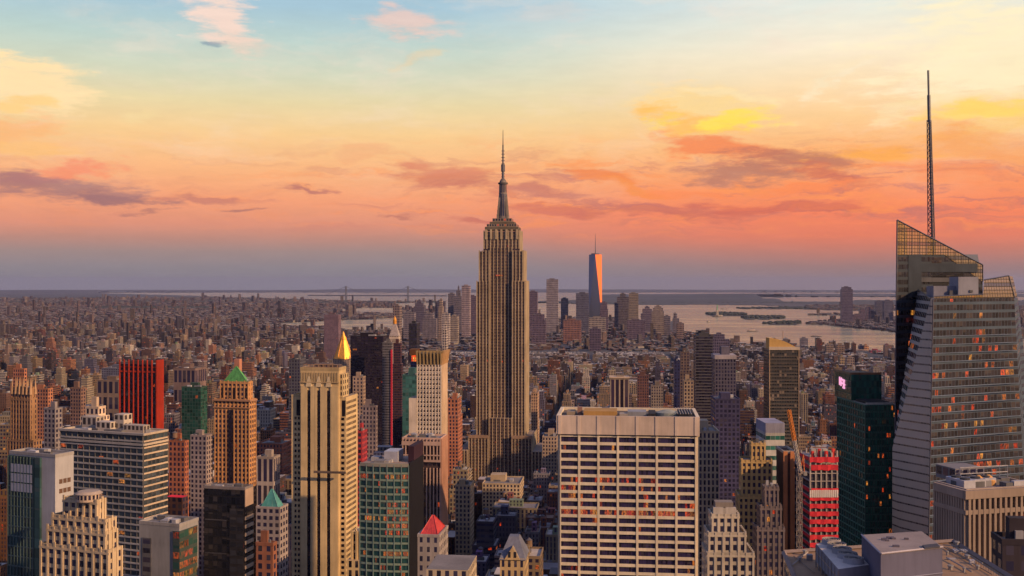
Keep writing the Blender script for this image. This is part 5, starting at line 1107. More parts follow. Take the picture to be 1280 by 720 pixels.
def near_roof():
    b = Bld('near_roof_building', 'near building with a tan flat roof seen from above, holding cooling plant', 'building', 982, 1262, None, 735, 205, D=66, yk=0, short='tan roof with cooling plant')
    b.root.rotation_euler = (0, 0, 0); gx, gy, g = b.root.location; b.mb = lambda: MB()
    zr = pz(691, 250)-g       # roof height
    def at(px, py, h=0.0):    # point on the roof (plus h) seen at that place
        d = (EYE-(zr+g+h))*F/(py-CY); x, y = wp(px, d); return Vector((x-gx, y-gy, zr+h))
    back = [at(980, 690), at(1185, 677.5), at(1192, 677.5), at(1262, 722)]
    c = [at(980, 692), at(1020, 689.5), at(1192, 678), at(1275, 730), at(1290, 800), at(1040, 830)]
    poly = [(p.x, p.y) for p in (c[5], c[4], c[3], c[2], c[0])]
    m = b.mb(); m.prism(poly, 0, zr, (.14,.11,.10), (.1,.3,.04), roof=(.30,.19,.115)); b.part('walls', m, STONE)
    m = b.mb()
    for i in range(5):
        a, q = Vector((*poly[i], zr)), Vector((*poly[(i+1) % 5], zr)); m.bar(a+Vector((0,0,.25)), q+Vector((0,0,.25)), .55, (.22,.17,.155)); 
    b.part('parapet', m, STONE)
    # lavender box
    t = b.mb(); h = 9.5; A = [at(1077, 668.5, h), at(1152, 664, h), at(1178, 683.5, h), at(1101, 692, h)]
    q = [(p.x, p.y) for p in (A[3], A[2], A[1], A[0])]; t.prism(q, zr-.0, zr+h, (.105,.105,.165), roof=(.26,.215,.205)); box = b.part('plant_house', t, STONE)
    v = b.mb(); V_ = [at(1153, 681.5, h+.25), at(1171, 679.5, h+.25), at(1175, 683, h+.25), at(1156, 685, h+.25)]; q2 = [(p.x, p.y) for p in V_[::-1]]; v.prism(q2, zr+h+.0, zr+h+.3, (.07,.07,.09)); b.part('roof_hatch', v, parent=box)
    for (px, py, s) in ((1105, 675, .5), (1113, 673, .7), (1133, 674.5, .4), (1120, 683.5, .6), (1109, 676.5, .35), (1117, 674, .4)):
        v = b.mb(); p = at(px, py, h); v.box(p.x-s, p.x+s, p.y-s*.5, p.y+s*.5, zr+h, zr+h+.35, (.10,.09,.12)); b.part('roof_vent', v, parent=box)
    e = Vector((A[2].x-A[3].x, A[2].y-A[3].y, 0)); nn = Vector((e.y, -e.x, 0)).normalized()*.12
    l = b.mb(); l.bar(A[3]-Vector((0,0,5))+nn, A[2]-Vector((0,0,5))+nn, .12, (.2,.2,.27)); l.bar(A[3]+nn, A[2]+nn, .2, (.42,.38,.4)); l.bar(A[0]+Vector((0,0,.05)), A[3]+Vector((0,0,.05)), .2, (.42,.38,.4)); b.part('wall_trim', l, STONE, parent=box)
    dd = b.mb(); p = A[3].lerp(A[2], .6)+nn*1.5; dd.box(p.x-.7, p.x+.7, p.y-.15, p.y+.3, zr+.0, zr+3.2, (.06,.06,.09)); b.part('door', dd, parent=box)
    # cooling unit with five fans
    h2 = 5.0; t = b.mb(); B_ = [at(1020, 679.5, h2), at(1046, 674.5, h2), at(1089, 705.5, h2), at(1048, 711.5, h2)]
    q = [(p.x, p.y) for p in (B_[3], B_[2], B_[1], B_[0])]; t.prism(q, zr+1.2, zr+h2, (.20,.21,.26), roof=(.50,.44,.40), bot=True); u = b.part('cooling_unit', t, GALV if False else STONE)  # top coloured lighter to make up for the plant house's shade
    for k in range(5):
        f = (k+.55)/5.3; p = (B_[0].lerp(B_[3], f)).lerp(B_[1].lerp(B_[2], f), .60); r = 1.9
        s = b.mb(); s.cone(p.x, p.y, r*1.08, r, zr+h2-.02, zr+h2+1.0, 24, (.30,.30,.33), cap=False); s.cone(p.x, p.y, r*.86, r*.8, zr+h2+.1, zr+h2+.45, 20, (.02,.025,.02)); fo = b.part('fan_shroud', s, STONE, parent=u)
        w_ = b.mb(); w_.cone(p.x, p.y, .45, .4, zr+h2+.45, zr+h2+.8, 10, (.3,.25,.2))
        for i in range(6): a = i*math.pi/3+k; w_.bar((p.x, p.y, zr+h2+.6), (p.x+r*.84*math.cos(a), p.y+r*.84*math.sin(a), zr+h2+.6), .09, (.20,.17,.13))
        for rr_ in (.55, .8, 1.0):
            for i in range(18): a, c_ = i*math.pi/9, (i+1)*math.pi/9; w_.bar((p.x+r*rr_*math.cos(a), p.y+r*rr_*math.sin(a), zr+h2+.98), (p.x+r*rr_*math.cos(c_), p.y+r*rr_*math.sin(c_), zr+h2+.98), .05, (.4,.36,.33))
        b.part('fan_guard', w_, STONE, parent=u)
    s = b.mb()
    for k in range(8):
        f = k/7; p = B_[0].lerp(B_[3], f); s.box(p.x-.12, p.x+.12, p.y-.12, p.y+.12, zr, zr+h2-.3, (.22,.2,.2))
    s.bar(B_[0]-Vector((0,0,1.8)), B_[3]-Vector((0,0,1.8)), .12, (.30,.22,.16)); b.part('support_frame', s, STONE, parent=u)
    for (px, py, a, c_, hh, g_) in ((1035, 716, 1.2, .8, .8, .3), (1200, 690, 1.5, 1, .5, .35), (1012, 700, .6, .6, 1.2, .25), (1215, 705, .5, .5, .9, .4), (1190, 700, .8, .4, .4, .3)):
        v = b.mb(); p = at(px, py); v.box(p.x-a, p.x+a, p.y-c_, p.y+c_, zr-.02, zr+hh, (g_, g_*.95, g_)); b.part('roof_vent', v)
    for k in range(9):
        px_, py_ = [(1000,702),(1006,694),(1188,712),(1205,716),(1222,712),(1196,683),(1184,694),(1030,712),(1209,699)][k]; p = at(px_, py_); v = b.mb(); s_ = .25+.1*(k % 3); v.cone(p.x, p.y, s_, s_, zr-.02, zr+.7+.2*(k % 2), 8, (.3,.28,.28)); v.cone(p.x, p.y, s_*1.5, s_*1.3, zr+.7+.2*(k % 2), zr+.95+.2*(k % 2), 8, (.25,.24,.24)); b.part('roof_vent', v)
    for (a_, c_) in (((1183,697),(1215,715)),((1190,682),(1228,704)),((990,706),(1010,690))):
        v = b.mb(); v.bar(at(*a_, .5), at(*c_, .5), .16, (.33,.29,.27)); b.part('roof_duct', v)
    rl = b.mb(); e0, e1 = at(1192, 678.6, 1.4), at(1262, 722.5, 1.4)
    for k in range(24): p = e0.lerp(e1, k/23); rl.bar((p.x, p.y, zr), (p.x, p.y, zr+1.4), .035, (.2,.18,.18))
    rl.bar(e0, e1, .05, (.2,.18,.18)); rl.bar(e0-Vector((0,0,.6)), e1-Vector((0,0,.6)), .04, (.2,.18,.18)); b.part('guard_rail', rl, STEEL)
    v = b.mb(); v.bar(at(1180, 684, .3), at(1240, 718, .3), .1, (.2,.15,.12)); v.bar(at(992, 695, .3), at(1018, 716, .3), .1, (.2,.15,.12)); b.part('roof_pipe', v)
near_roof()

# ============================================================ downtown cluster, far
FARG = 'towers of the distant downtown cluster'
def fart(label, x0, x1, y, d, col, sty=(.2,.25,.0), tiers=None, short=None, D=None, vb=440, name='downtown_tower', mat=None, **k):
    return simple(name, label, x0, x1, None, y, d, col, sty, GL, 6, 9, tiers, mat=mat, vb=vb, D=D or 40, yk=0, short=short, far=True, group=FARG, cat='skyscraper', **k)
def spire_tower():
    b = Bld('tapered_spire_skyscraper', 'tallest distant glass tower with tapering facets, one blazing orange, and a spire', 'skyscraper', 735.5, 752.5, None, 317, 5900, D=60, yk=0, vb=398, short='distant orange-faceted spire tower')
    W_ = b.W; D_ = 62; zt, zb = b.z(318), b.z(398); r = W_/2; cx_, cy_ = W_/2, D_/2; rt = r*.74*1.0
    q = [(cx_-r, cy_-r), (cx_+r, cy_-r), (cx_+r, cy_+r), (cx_-r, cy_+r)]
    t = [(cx_, cy_-r*.94), (cx_+r*.94, cy_), (cx_, cy_+r*.94), (cx_-r*.94, cy_)]
    GM, n, bb = newmat('mirror_glass'); bb.inputs['Base Color'].default_value = (.20,.22,.30,1); bb.inputs['Metallic'].default_value = .75; bb.inputs['Roughness'].default_value = .18
    OM, n, bb = newmat('painted_sun_glass'); bb.inputs['Base Color'].default_value = (.95,.20,.03,1); bb.inputs['Metallic'].default_value = .0; bb.inputs['Roughness'].default_value = .55  # sunset reflection painted into the base colour as orange
    m = b.mb(); m.box(cx_-r, cx_+r, cy_-r, cy_+r, 0, zb, (.14,.14,.2)); b.part('base', m, GM)
    m = b.mb(); o = b.mb()
    for i in range(4):
        a, c = q[i], q[(i+1) % 4]; tt = t[i]; tn = t[(i+1) % 4]
        (m).face([(a[0],a[1],zb),(c[0],c[1],zb),(tt[0],tt[1],zt)])
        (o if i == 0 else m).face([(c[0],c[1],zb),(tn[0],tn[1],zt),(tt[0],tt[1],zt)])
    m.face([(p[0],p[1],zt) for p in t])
    b.part('glass_facets', m, GM); b.part('sun_painted_facet', o, OM, label='facet painted orange as if struck by the low sun')
    m = b.mb(); m.cone(cx_, cy_, r*.62, r*.62, zt, b.z(316.6), 12, (.2,.18,.18)); m.cone(cx_, cy_, 2.6, 1.6, zt, b.z(305), 8, (.16,.14,.16)); m.cone(cx_, cy_, 1.7, .5, b.z(305), b.z(291.5), 8, (.16,.14,.16)); b.part('spire', m, STEEL)
spire_tower()
PU = (.15,.11,.15); BR = (.24,.17,.15); GR = (.18,.16,.19); TN = (.33,.25,.2)
for a in [
  ('slim pale glass tower with a bright edge, second tallest of the distant cluster', 683, 697.5, 349, 5600, (.30,.26,.28), [(683,699,372,0,0),(683,697.5,349,0,.3)], 'slim pale glass tower'),
  ('dark mauve block at the right hip of the mast-topped skyscraper', 660.5, 671.5, 364.5, 5200, PU, None, None),
  ('small grey violet tower right of the slim pale glass tower', 701, 710, 373, 6000, GR, None, None),
  ('square slate blue tower directly left of the orange-faceted spire tower', 720, 736, 366.5, 5700, (.12,.12,.17), None, None),
  ('round shouldered dark tower directly right of the orange-faceted spire tower', 750, 760, 378, 5800, PU, [(749,761,386,0,0),(750.5,759,378,0,0)], None),
  ('broad dark domed block right of the orange-faceted spire tower', 768, 787, 368, 6200, (.14,.12,.14), [(768,787,378,0,0),(771,786,371,.1,.1),(775,782,367,.2,.2)], None),
  ('square olive tan tower attached to the right of the broad domed block', 786, 798, 366.5, 6100, (.27,.22,.17), None, None),
  ('broad low purple block with a curved roof below the olive tan tower', 784, 806, 400, 5000, PU, None, None),
  ('purple round topped tower left of the octagonal tan tower', 801, 816, 384, 5600, (.16,.13,.17), [(801,816,392,0,0),(803,815,386,.1,.1),(806,812,383.5,.2,.2)], None),
  ('octagonal topped tan tower, widest near the bay shore', 814.5, 830, 386, 5300, (.30,.24,.2), [(814.5,830,389,0,0),(816,829,385,.1,.1),(818,827,383,.2,.2)], 'octagonal-topped tan tower'),
  ('small slate tower just right of the octagonal topped tower', 830, 838, 395, 5300, GR, None, None),
  ('slim grey tower on the bay shore, right end of the cluster', 841, 849, 392, 5200, GR, [(841,849,398,0,0),(842,846,392,0,0)], None),
  ('stubby maroon tower with a stepped shoulder at the water edge', 846, 855, 404, 5000, BR, None, None),
  ('broad violet block behind the tall dark banded tower', 884, 912, 418, 3600, (.12,.10,.15), [(884,912,424,0,0),(893,906,418,.1,.1)], None),
  ('low glass atrium block below the orange-faceted spire tower', 736, 757, 397, 5000, (.32,.27,.24), None, None),
  ('dark purple slab left of the glass atrium block', 737, 751, 411, 4200, (.11,.08,.12), None, None),
  ('wide mauve block just right of the mast-topped skyscraper', 664, 682, 393, 4600, (.15,.11,.15), [(664,682,400,0,0),(666,680,393,0,0)], None),
  ('wide rust brown block between the pale glass and spire towers', 704, 726, 400, 4700, (.28,.14,.11), None, None),
  ('tallest rippled tower left of the mast-topped skyscraper, pink striped', 577, 587, 357, 5300, (.36,.28,.29), [(576,587.5,362,0,0),(577,587,357,0,0)], 'pink-striped rippled tower'),
  ('ornate grey tower with a pointed crown beside the pink striped tower', 567, 577, 369, 5500, GR, [(567,577,370,0,0),(570,575,363,.2,.2),(571.7,573.3,358,.3,.3)], None),
  ('square grey tower with lit edge at the left of the pointed crown tower', 560, 568, 367, 5600, GR, None, None),
  ('flat grey slab right behind the pink striped tower', 586, 595, 370, 5500, PU, None, None),
  ('slender pale tower with a spire left of the pink striped tower', 548, 553, 378, 4800, TN, [(546,555,390,0,0),(547,553.5,383,0,0),(549,552,374,.2,.2)], None),
  ('dark square tower behind the slender pale spired one', 544, 556, 376.5, 5700, (.10,.09,.13), None, None),
  ('dark domed tower near the bridge', 517, 530, 380, 5600, (.13,.11,.15), [(517,530,383,0,0),(518.5,528.5,379,.1,.1),(521,526,375.5,.2,.2)], None),
  ('broad grey block with lit top floor left of the dark domed tower', 504, 518, 391, 5000, (.22,.19,.21), None, None),
  ('broad grey block with a stepped top right of the dark domed tower', 528, 545, 392, 5000, (.21,.18,.2), [(527,546,398,0,0),(530,541,392,0,0)], None),
  ('grey brown slab with an orange lit edge right of the gold-lantern campanile', 491, 499.5, 382, 3900, (.24,.18,.16), None, None),
  ('near black slim tower behind the orange-lantern tower', 510, 521, 404, 2900, (.018,.016,.02), [(510,521,440,0,0),(511,521,404,0,0)], None),
  ('small white marble tower below the pink striped tower', 552, 561, 392, 4500, (.42,.36,.34), None, None),
  ('tan courthouse like block under the pink striped tower', 562, 572, 395, 4700, (.33,.27,.22), None, None),
  ('small cream tower with a pointed top left of the mast-topped skyscraper', 553, 558, 404, 3900, (.45,.38,.33), [(552,559,412,0,0),(553.5,557.5,406,.2,.2),(555,556.4,400,.3,.3)], None),
  ]:
    fart(a[0], a[1], a[2], a[3], a[4], a[5], tiers=a[6], short=a[7])
JG = 'towers on the far shore of the river'
def jer(label, x0, x1, y, d, col, tiers=None, short=None):
    return simple('waterfront_tower', label, x0, x1, None, y, d, col, (.2,.25,.0), GL, 7, 10, tiers, vb=410, D=45, yk=0, short=short, far=True, group=JG, cat='skyscraper')
jer('tallest waterfront tower across the river, dark with a rounded top', 1052, 1066, 362, 7200, (.12,.10,.15), [(1051.5,1066.5,368,0,0),(1052,1066,361.5,0,0),(1053,1064.5,358.8,.1,.1)], 'tallest waterfront tower')
jer('low stepped block hugging the tallest waterfront tower', 1066, 1078, 393, 7300, PU)
jer('slate twin tower on the far shore, the left one', 1095, 1104, 376.5, 7600, (.12,.12,.17)); jer('slate twin tower on the far shore, the right one beside the faceted glass tower', 1105, 1116, 375.5, 7500, (.12,.12,.17))
for i, (x0, x1, y, t) in enumerate(((1075,1082,386.5,'short mauve waterfront block left of the twin slate towers'),(1083,1088,384,'slim mauve waterfront tower just left of the twin slate towers'),(1088,1095,389,'squat mauve waterfront block touching the left slate twin'),(1056,1064,398,'low mauve block at the foot of the tallest waterfront tower'),(1110,1117,390,'low mauve block before the right slate twin'))): jer(t, x0, x1, y, 7500+60*i, PU)
for (x0, x1, y, d, c, t) in ((1074,1080,432,4300,(.14,.14,.22),'slate blue tower in the shore trio, the left one'),(1080.5,1086,432,4280,(.60,.30,.16),'orange lit tower in the middle of the shore trio'),(1088,1102,438,4100,(.42,.10,.14),'pink red block at the right of the shore trio'),(1001,1010,423,4500,(.22,.2,.24),'small grey riverside tower right of the orange curved-top tower'),(1033,1042,431,3900,TN,'tan riverside tower, left of a row of three'),(1046,1056,431,3800,(.28,.20,.15),'brown riverside tower, middle of a row of three'),(1059,1068,447,3200,TN,'tan riverside tower, nearest of a row of three'),(1050,1056,446,3100,(.40,.3,.18),'ochre slim tower before the row of three')):
    simple('riverside_tower', t, x0, x1, None, y, d, c, (.2,.25,.0), GL, 5, 7, None, vb=y+9, D=30, yk=0, far=True, group='towers along the near river shore', cat='tower')
# ============================================================ the rest of the city
rng = random.Random(11)
PAL = [((.20,.085,.06),'red brick',5), ((.36,.26,.17),'tan',7), ((.46,.37,.26),'cream',5), ((.22,.20,.22),'grey',5), ((.075,.065,.085),'dark grey',3), ((.32,.15,.085),'orange brick',4), ((.54,.47,.40),'pale stone',3), ((.13,.075,.06),'dark brown',5), ((.26,.19,.17),'mauve brown',5), ((.12,.11,.17),'blue grey',3)]
PW_ = [p[2] for p in PAL]
ROOFS = [((.10,.095,.11),'tar black'), ((.20,.18,.19),'grey'), ((.34,.31,.31),'pale grey'), ((.47,.42,.38),'silver'), ((.24,.15,.11),'rust brown')]
def capy(px, r):
    """highest row that an ordinary block may reach"""
    if px is None: return 400
    left = px < 560
    pts = [(300, 730), (480, 700), (620, 665), (800, 618), (1000, 572), (1300, 528), (1800, 482), (2600, 446), (3600, 424), (5000, 408), (6500, 399)]
    if left: pts = [(300, 740), (480, 690), (620, 640), (800, 575), (1000, 545), (1300, 505), (1800, 474), (2600, 444), (3600, 422), (5000, 405), (6500, 396)]
    if 690 < px < 1010: pts = [(300, 740), (480, 715), (620, 680), (800, 610), (1000, 560), (1300, 520), (1800, 474), (2600, 446), (3600, 428), (5000, 414), (6500, 404)]
    for (a, b), (c, d) in zip(pts, pts[1:]):
        if r < c: return b+(d-b)*max(0, (r-a))/(c-a)
    return 399
heroes = list(FOOT)
lots = []
def add_lot(x, y, w_, d_, h, rot=0.0, kind=0):
    px, f = colof(x, y)
    if f < 250 or px < -260 or px > 1540: return
    r = math.hypot(x, y)
    for H_ in heroes:
        (O, ax, ay, hw, hd) = H_[9]; vx, vy = x-O[0], y-O[1]; u, v = vx*ax[0]+vy*ax[1], vx*ay[0]+vy*ay[1]; mgn = 3
        if -w_/2-mgn < u < hw+w_/2+mgn and -d_/2-mgn < v < hd+d_/2+mgn: return
    g = gz(x, y); f2 = f+d_
    lim = capy(px, r)+(rng.uniform(-2, 10) if r > 1500 else rng.uniform(-2, 34))
    half = F*w_/2/f+2
    for H_ in heroes:
        if H_[5] > f and H_[3] < px+half and H_[4] > px-half and H_[7] > lim: lim = H_[7]
    hmax = EYE-(lim-CY)/F*f2-g
    if hmax < 7: return
    h = min(h, hmax*rng.uniform(.72, 1))
    lots.append([x, y, w_, d_, h, g, px, f, rng.random(), rot, kind])
def nz(a, s=1.0): return float(vnoise(np.array([a[0]*s+50]), np.array([a[1]*s+50]), 17)[0])
for bx in range(-14, 15):
    for by in range(3, 70):
        X0, Y0 = bx*262-131+18, by*80+9; X1, Y1 = X0+262-30, Y0+64
        pc, fc = colof((X0+X1)/2, (Y0+Y1)/2)
        if fc < 200 or pc < -420 or pc > 1700 or fc > 5600: continue
        if not is_land(np.array([max(-500., min(1490., pc))]), np.array([row_of(math.hypot((X0+X1)/2, (Y0+Y1)/2))]))[0]: continue
        tall = nz((bx, by), .35)
        for row in (0, 1):
            x = X0; close_ = 540 < pc < 700 and Y0 < 1500
            while x < X1-8:
                far_ = Y0 > 2600
                w_ = min(rng.choice([8, 10, 13, 16, 20, 24] if close_ else [9, 14, 18, 22, 30, 38] if Y0 < 1500 else [7, 9, 12, 16, 20, 30]), X1-x)
                if X1-x-w_ < 8: w_ = X1-x
                dd = 30*rng.uniform(.72, 1.0); yc = Y0+dd/2 if row == 0 else Y1-dd/2
                q = rng.random()
                if Y0 < 1500: h = rng.uniform(38, 95) if q < .75 else rng.uniform(90, 170)
                elif Y0 < 3000: h = rng.uniform(14, 44) if q < .84 else rng.uniform(42, 90)
                else: h = rng.uniform(9, 22) if q < .9 else rng.uniform(24, 60)
                h *= .75+.5*tall
                if w_ < 12: h = min(h, 45)
                add_lot(x+w_/2, yc, w_-.6, dd, h); x += w_
print('lots', len(lots))
# skyline sweep: how much of each lot the picture shows
env = np.full(1280, 720.0)
items = [(l[7], 0, l) for l in lots]+[(h_[5], 1, h_) for h_ in heroes]; items.sort(key=lambda t: t[0])
vis = []
for f, k, o in items:
    if k: a, c, yt, yf = o[3], o[4], o[6], o[6]
    else:
        x, y, w_, d_, h, g, px, ff = o[:8]; hw = F*w_/2/ff; a, c = px-hw, px+hw; yt = CY+F*(EYE-h-g)/(ff-d_/2); yf = CY+F*(EYE-h-g)/(ff+d_/2)
    i0, i1 = max(0, int(a)), min(1280, int(c)+1)
    if i1 <= i0:
        if not k: o.append(0.0)
        continue
    s_ = np.clip(env[i0:i1]-yf, 0, None)
    if not k: o.append(float(s_.sum()))
    env[i0:i1] = np.minimum(env[i0:i1], yf)
lots.sort(key=lambda l: -l[11]); near = lots[:300]; rest = lots[300:]
def style(rd):
    return rd.choice([(.24,.30,.16), (.30,.28,.12), (.18,.34,.18), (.03,.42,.16), (.27,.08,.08), (.33,.22,.14), (.2,.2,.18)])
GLZ = [(.022,.018,.04), (.03,.022,.045), (.018,.02,.05), (.04,.026,.03)]
refs = [(h_[3]/2+h_[4]/2, h_[5], h_[8], h_[6]) for h_ in heroes if h_[8]]
used = {}
ORD = ['', 'second ', 'third ', 'fourth ', 'fifth ', 'sixth ', 'seventh ', 'eighth ', 'ninth ', 'tenth ']
def relation(px, f, ytop):
    """place among the landmarks, from the picture"""
    def cost(q): return abs(q[0]-px)+abs(q[3]-ytop)*.6+abs(math.log(q[1]/f))*30
    q = min(refs, key=cost); side = 'left of' if px < q[0]-8 else 'right of' if px > q[0]+8 else 'in line with'
    dep = 'far ' if f > q[1]*1.5 else 'behind ' if f > q[1]*1.06 else 'before ' if f < q[1]*.94 else ''
    return f"{dep}{side} {q[2]}"
KIND = {0: 'low', 1: 'medium', 2: 'tall'}
def near_block(l):
    x, y, w_, d_, h, g, px, f, rv = l[:9]; rd = random.Random(int(rv*1e9)); col, cn, _ = rd.choices(PAL, PW_)[0]
    j = rd.uniform(.45, .95); col = tuple(c*j for c in col); rc, rn = rd.choice(ROOFS); root = bpy.data.objects.new('city_block_building', None); COL.objects.link(root); root.location = (x, y, g)
    o = (-w_/2, -d_/2, 0); st = style(rd); gl_ = rd.choice(GLZ); bay = rd.uniform(2.2, 3.6); fl = rd.uniform(3.2, 4.0); setb = h > 55 and rd.random() < .5; z1 = h
    m = MB(o); feats = []
    if setb:
        z1 = h*.8; m.box(0, w_, 0, d_, 0, z1, col, st, gl_, bay, fl, rc); a, c = w_*.14, w_*.86; e, f2 = d_*.16, d_*.9; m.box(a, c, e, f2, z1-.1, h, col, st, gl_, bay, fl, rc)
    else: m.box(0, w_, 0, d_, 0, h, col, st, gl_, bay, fl, rc); a, c, e, f2 = 0, w_, 0, d_
    m.build('walls', MAS, root)
    p = MB(o); k = tuple(q*1.1 for q in col); t = .4
    for (A, B, C, D_, Z) in ([(0, w_, 0, d_, z1)] if setb else [])+[(a, c, e, f2, h)]:
        p = MB(o); p.box(A-.15, B+.15, C-.15, C+t, Z-.6, Z+1, k, bot=True); p.box(A-.15, B+.15, D_-t, D_+.15, Z-.6, Z+1, k, bot=True); p.box(A-.15, A+t, C+t, D_-t, Z-.6, Z+1, k, bot=True); p.box(B-t, B+.15, C+t, D_-t, Z-.6, Z+1, k, bot=True); p.build('parapet', MAS, root)
    if w_ > 10:
        q = MB(o); u, v = rd.uniform(.1, .5), rd.uniform(.2, .5); bw = rd.uniform(.2, .4); bh = rd.uniform(3, 6.5)
        q.box(a+(c-a)*u, a+(c-a)*(u+bw), e+(f2-e)*v, e+(f2-e)*(v+.35), h-.05, h+bh, tuple(z*rd.uniform(.7, 1.2) for z in col), (.3,.3,0)); q.build('bulkhead', MAS, root)
        for i in range(rd.randint(1, 4)):
            q = MB(o); g_ = rd.choice([.1, .2, .35, .5]); X, Y = rd.uniform(a+1, c-4), rd.uniform(e+1, f2-4); q.box(X, X+rd.uniform(1.5, 4), Y, Y+rd.uniform(1.5, 4), h-.05, h+rd.uniform(1, 2.4), (g_,g_,g_*1.05)); q.build('roof_unit', MAS, root)
    tk = rd.random() < .5
    if tk:
        X, Y = a+(c-a)*rd.uniform(.25, .75), e+(f2-e)*rd.uniform(.5, .8); r = rd.uniform(1.6, 2.3); L_ = 3.2
        q = MB(o); q.cone(X, Y, r, r*.95, h+L_, h+L_+3.6, 10, (.20,.13,.09)); q.cone(X, Y, r*1.06, .1, h+L_+3.6, h+L_+4.9, 10, (.11,.10,.11)); wt = q.build('water_tank', WOOD if False else MAS, root)
        q = MB(o)
        for sx in (-1, 1):
            for sy in (-1, 1): q.bar((X+sx*r*.6, Y+sy*r*.6, h), (X+sx*r*.6, Y+sy*r*.6, h+L_+.1), .15, (.09,.08,.08))
        q.build('tank_stand', MAS, wt)
    ytop = CY+F*(EYE-h-g)/f; kd = KIND[0 if h < 32 else 1 if h < 70 else 2]
    size = 'narrow ' if w_ < 16 else 'broad ' if w_ > 32 else ''
    lab = f"{size or kd+' '}{cn.split()[-1]} block, {'stepped' if setb else rn.split()[0]} roof{' with tank' if tk else ''}, {relation(px, f, ytop)}"
    if len(lab.split()) > 14: lab = lab.replace(' with tank', '').replace('dark ', '')
    return root, lab, px
labs = {}
for l in near:
    r_, lab, px = near_block(l); labs.setdefault(lab, []).append((px, r_))
for lab, rs_ in labs.items():
    rs_.sort(key=lambda t: t[0])
    for i, (px, r_) in enumerate(rs_):
        n_ = len(rs_); pos = '' if n_ == 1 else (('leftmost ' if i == 0 else 'rightmost ' if i == n_-1 else 'middle ' if n_ == 3 else ORD[i]))
        tag(r_, pos+lab, 'building', 'ordinary city blocks between the towers')
# every further building, too many to part: one object
big = MB()
def far_box(m, x, y, w_, d_, h, g, rd, detail, tint=None, rot=0.0):
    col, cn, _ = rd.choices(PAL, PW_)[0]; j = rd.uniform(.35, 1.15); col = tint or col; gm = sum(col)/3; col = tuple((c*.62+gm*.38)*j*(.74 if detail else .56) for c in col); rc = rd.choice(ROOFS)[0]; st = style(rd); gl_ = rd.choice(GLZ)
    c, s = math.cos(rot), math.sin(rot); R_ = lambda a, b: (x+a*c-b*s, y+a*s+b*c)
    pl = lambda a, b, e, f_: [R_(a, e), R_(b, e), R_(b, f_), R_(a, f_)]
    m.prism(pl(-w_/2, w_/2, -d_/2, d_/2), g-3, g+h, col, st, gl_, 3.0 if detail else 5, 3.5 if detail else 5, rc)
    if detail:
        for i in range(detail):
            a, b = rd.uniform(-.42, .1)*w_, rd.uniform(-.4, .1)*d_; q = rd.choice([.12,.25,.4]); hh = rd.uniform(1.5, 5); m.prism(pl(a, a+w_*rd.uniform(.12, .35), b, b+d_*rd.uniform(.15, .35)), g+h-.1, g+h+hh, (q,q*.95,q))
for l in rest:
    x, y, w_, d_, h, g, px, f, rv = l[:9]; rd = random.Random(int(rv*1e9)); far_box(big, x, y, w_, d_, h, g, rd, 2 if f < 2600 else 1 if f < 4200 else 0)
    if h > 40 and rd.random() < .5 and f < 3500: far_box(big, x, y, w_*.6, d_*.6, h+rd.uniform(5, 14), g, rd, 0)
tag(big.build('city_rooftops', MAS), 'dense mass of smaller city buildings filling the streets towards downtown', 'buildings', kind='stuff')
bor = MB(); rd = random.Random(23); N_ = 0
rs = np.random.RandomState(5); K_ = 70000
rr = np.exp(rs.uniform(math.log(4200), math.log(21000), K_)); pxs = rs.uniform(-300, 1560, K_); azs = np.arctan((pxs-CX)/F); ok = is_land(pxs, CY+F*(EYE/rr+rr/(2*RE))/np.cos(azs))
for i in range(K_):
    if not ok[i]: continue
    r, a = rr[i], azs[i]-TH; x, y = r*math.sin(a), r*math.cos(a); f = r*math.cos(azs[i]); px = pxs[i]
    if f < 5500 and x > -1300*0-2200 and px > 380: 
        if rs.rand() < .55: continue
    if r > 13500 and px > 560: continue
    if r > 5600 and 780 < px < 1008: continue
    blk = False
    for H_ in heroes:
        if abs(H_[0]-x) < H_[2]+25 and abs(H_[1]-y) < H_[2]+25: blk = True; break
    if blk: continue
    clus = nz((x/900, y/900), 1.0); s_ = (r/4200)**.45; w_ = rs.uniform(10, 32)*s_; d_ = rs.uniform(10, 26)*s_; h = rs.uniform(5, 13)
    q = rs.rand(); tint = None
    if q < .022+.35*max(0, clus-.66): h = rs.uniform(24, 56); w_ *= .7; d_ *= .7; tint = [(.33,.19,.14), (.25,.17,.15), (.38,.27,.2), (.16,.12,.15)][rs.randint(4)]
    if q < .004: h = rs.uniform(70, 100)
    ylim = 372+ (8000/max(r, 4000)-1)*22 if r < 8000 else 371.0
    far_box(bor, x, y, w_, d_, h, gz(x, y)+0.0, rd, 0, tint, rot=(clus-.5)*2.2)
tag(bor.build('outer_borough_rooftops', MAS), 'hazy carpet of low borough rooftops spreading to the horizon', 'buildings', kind='stuff')
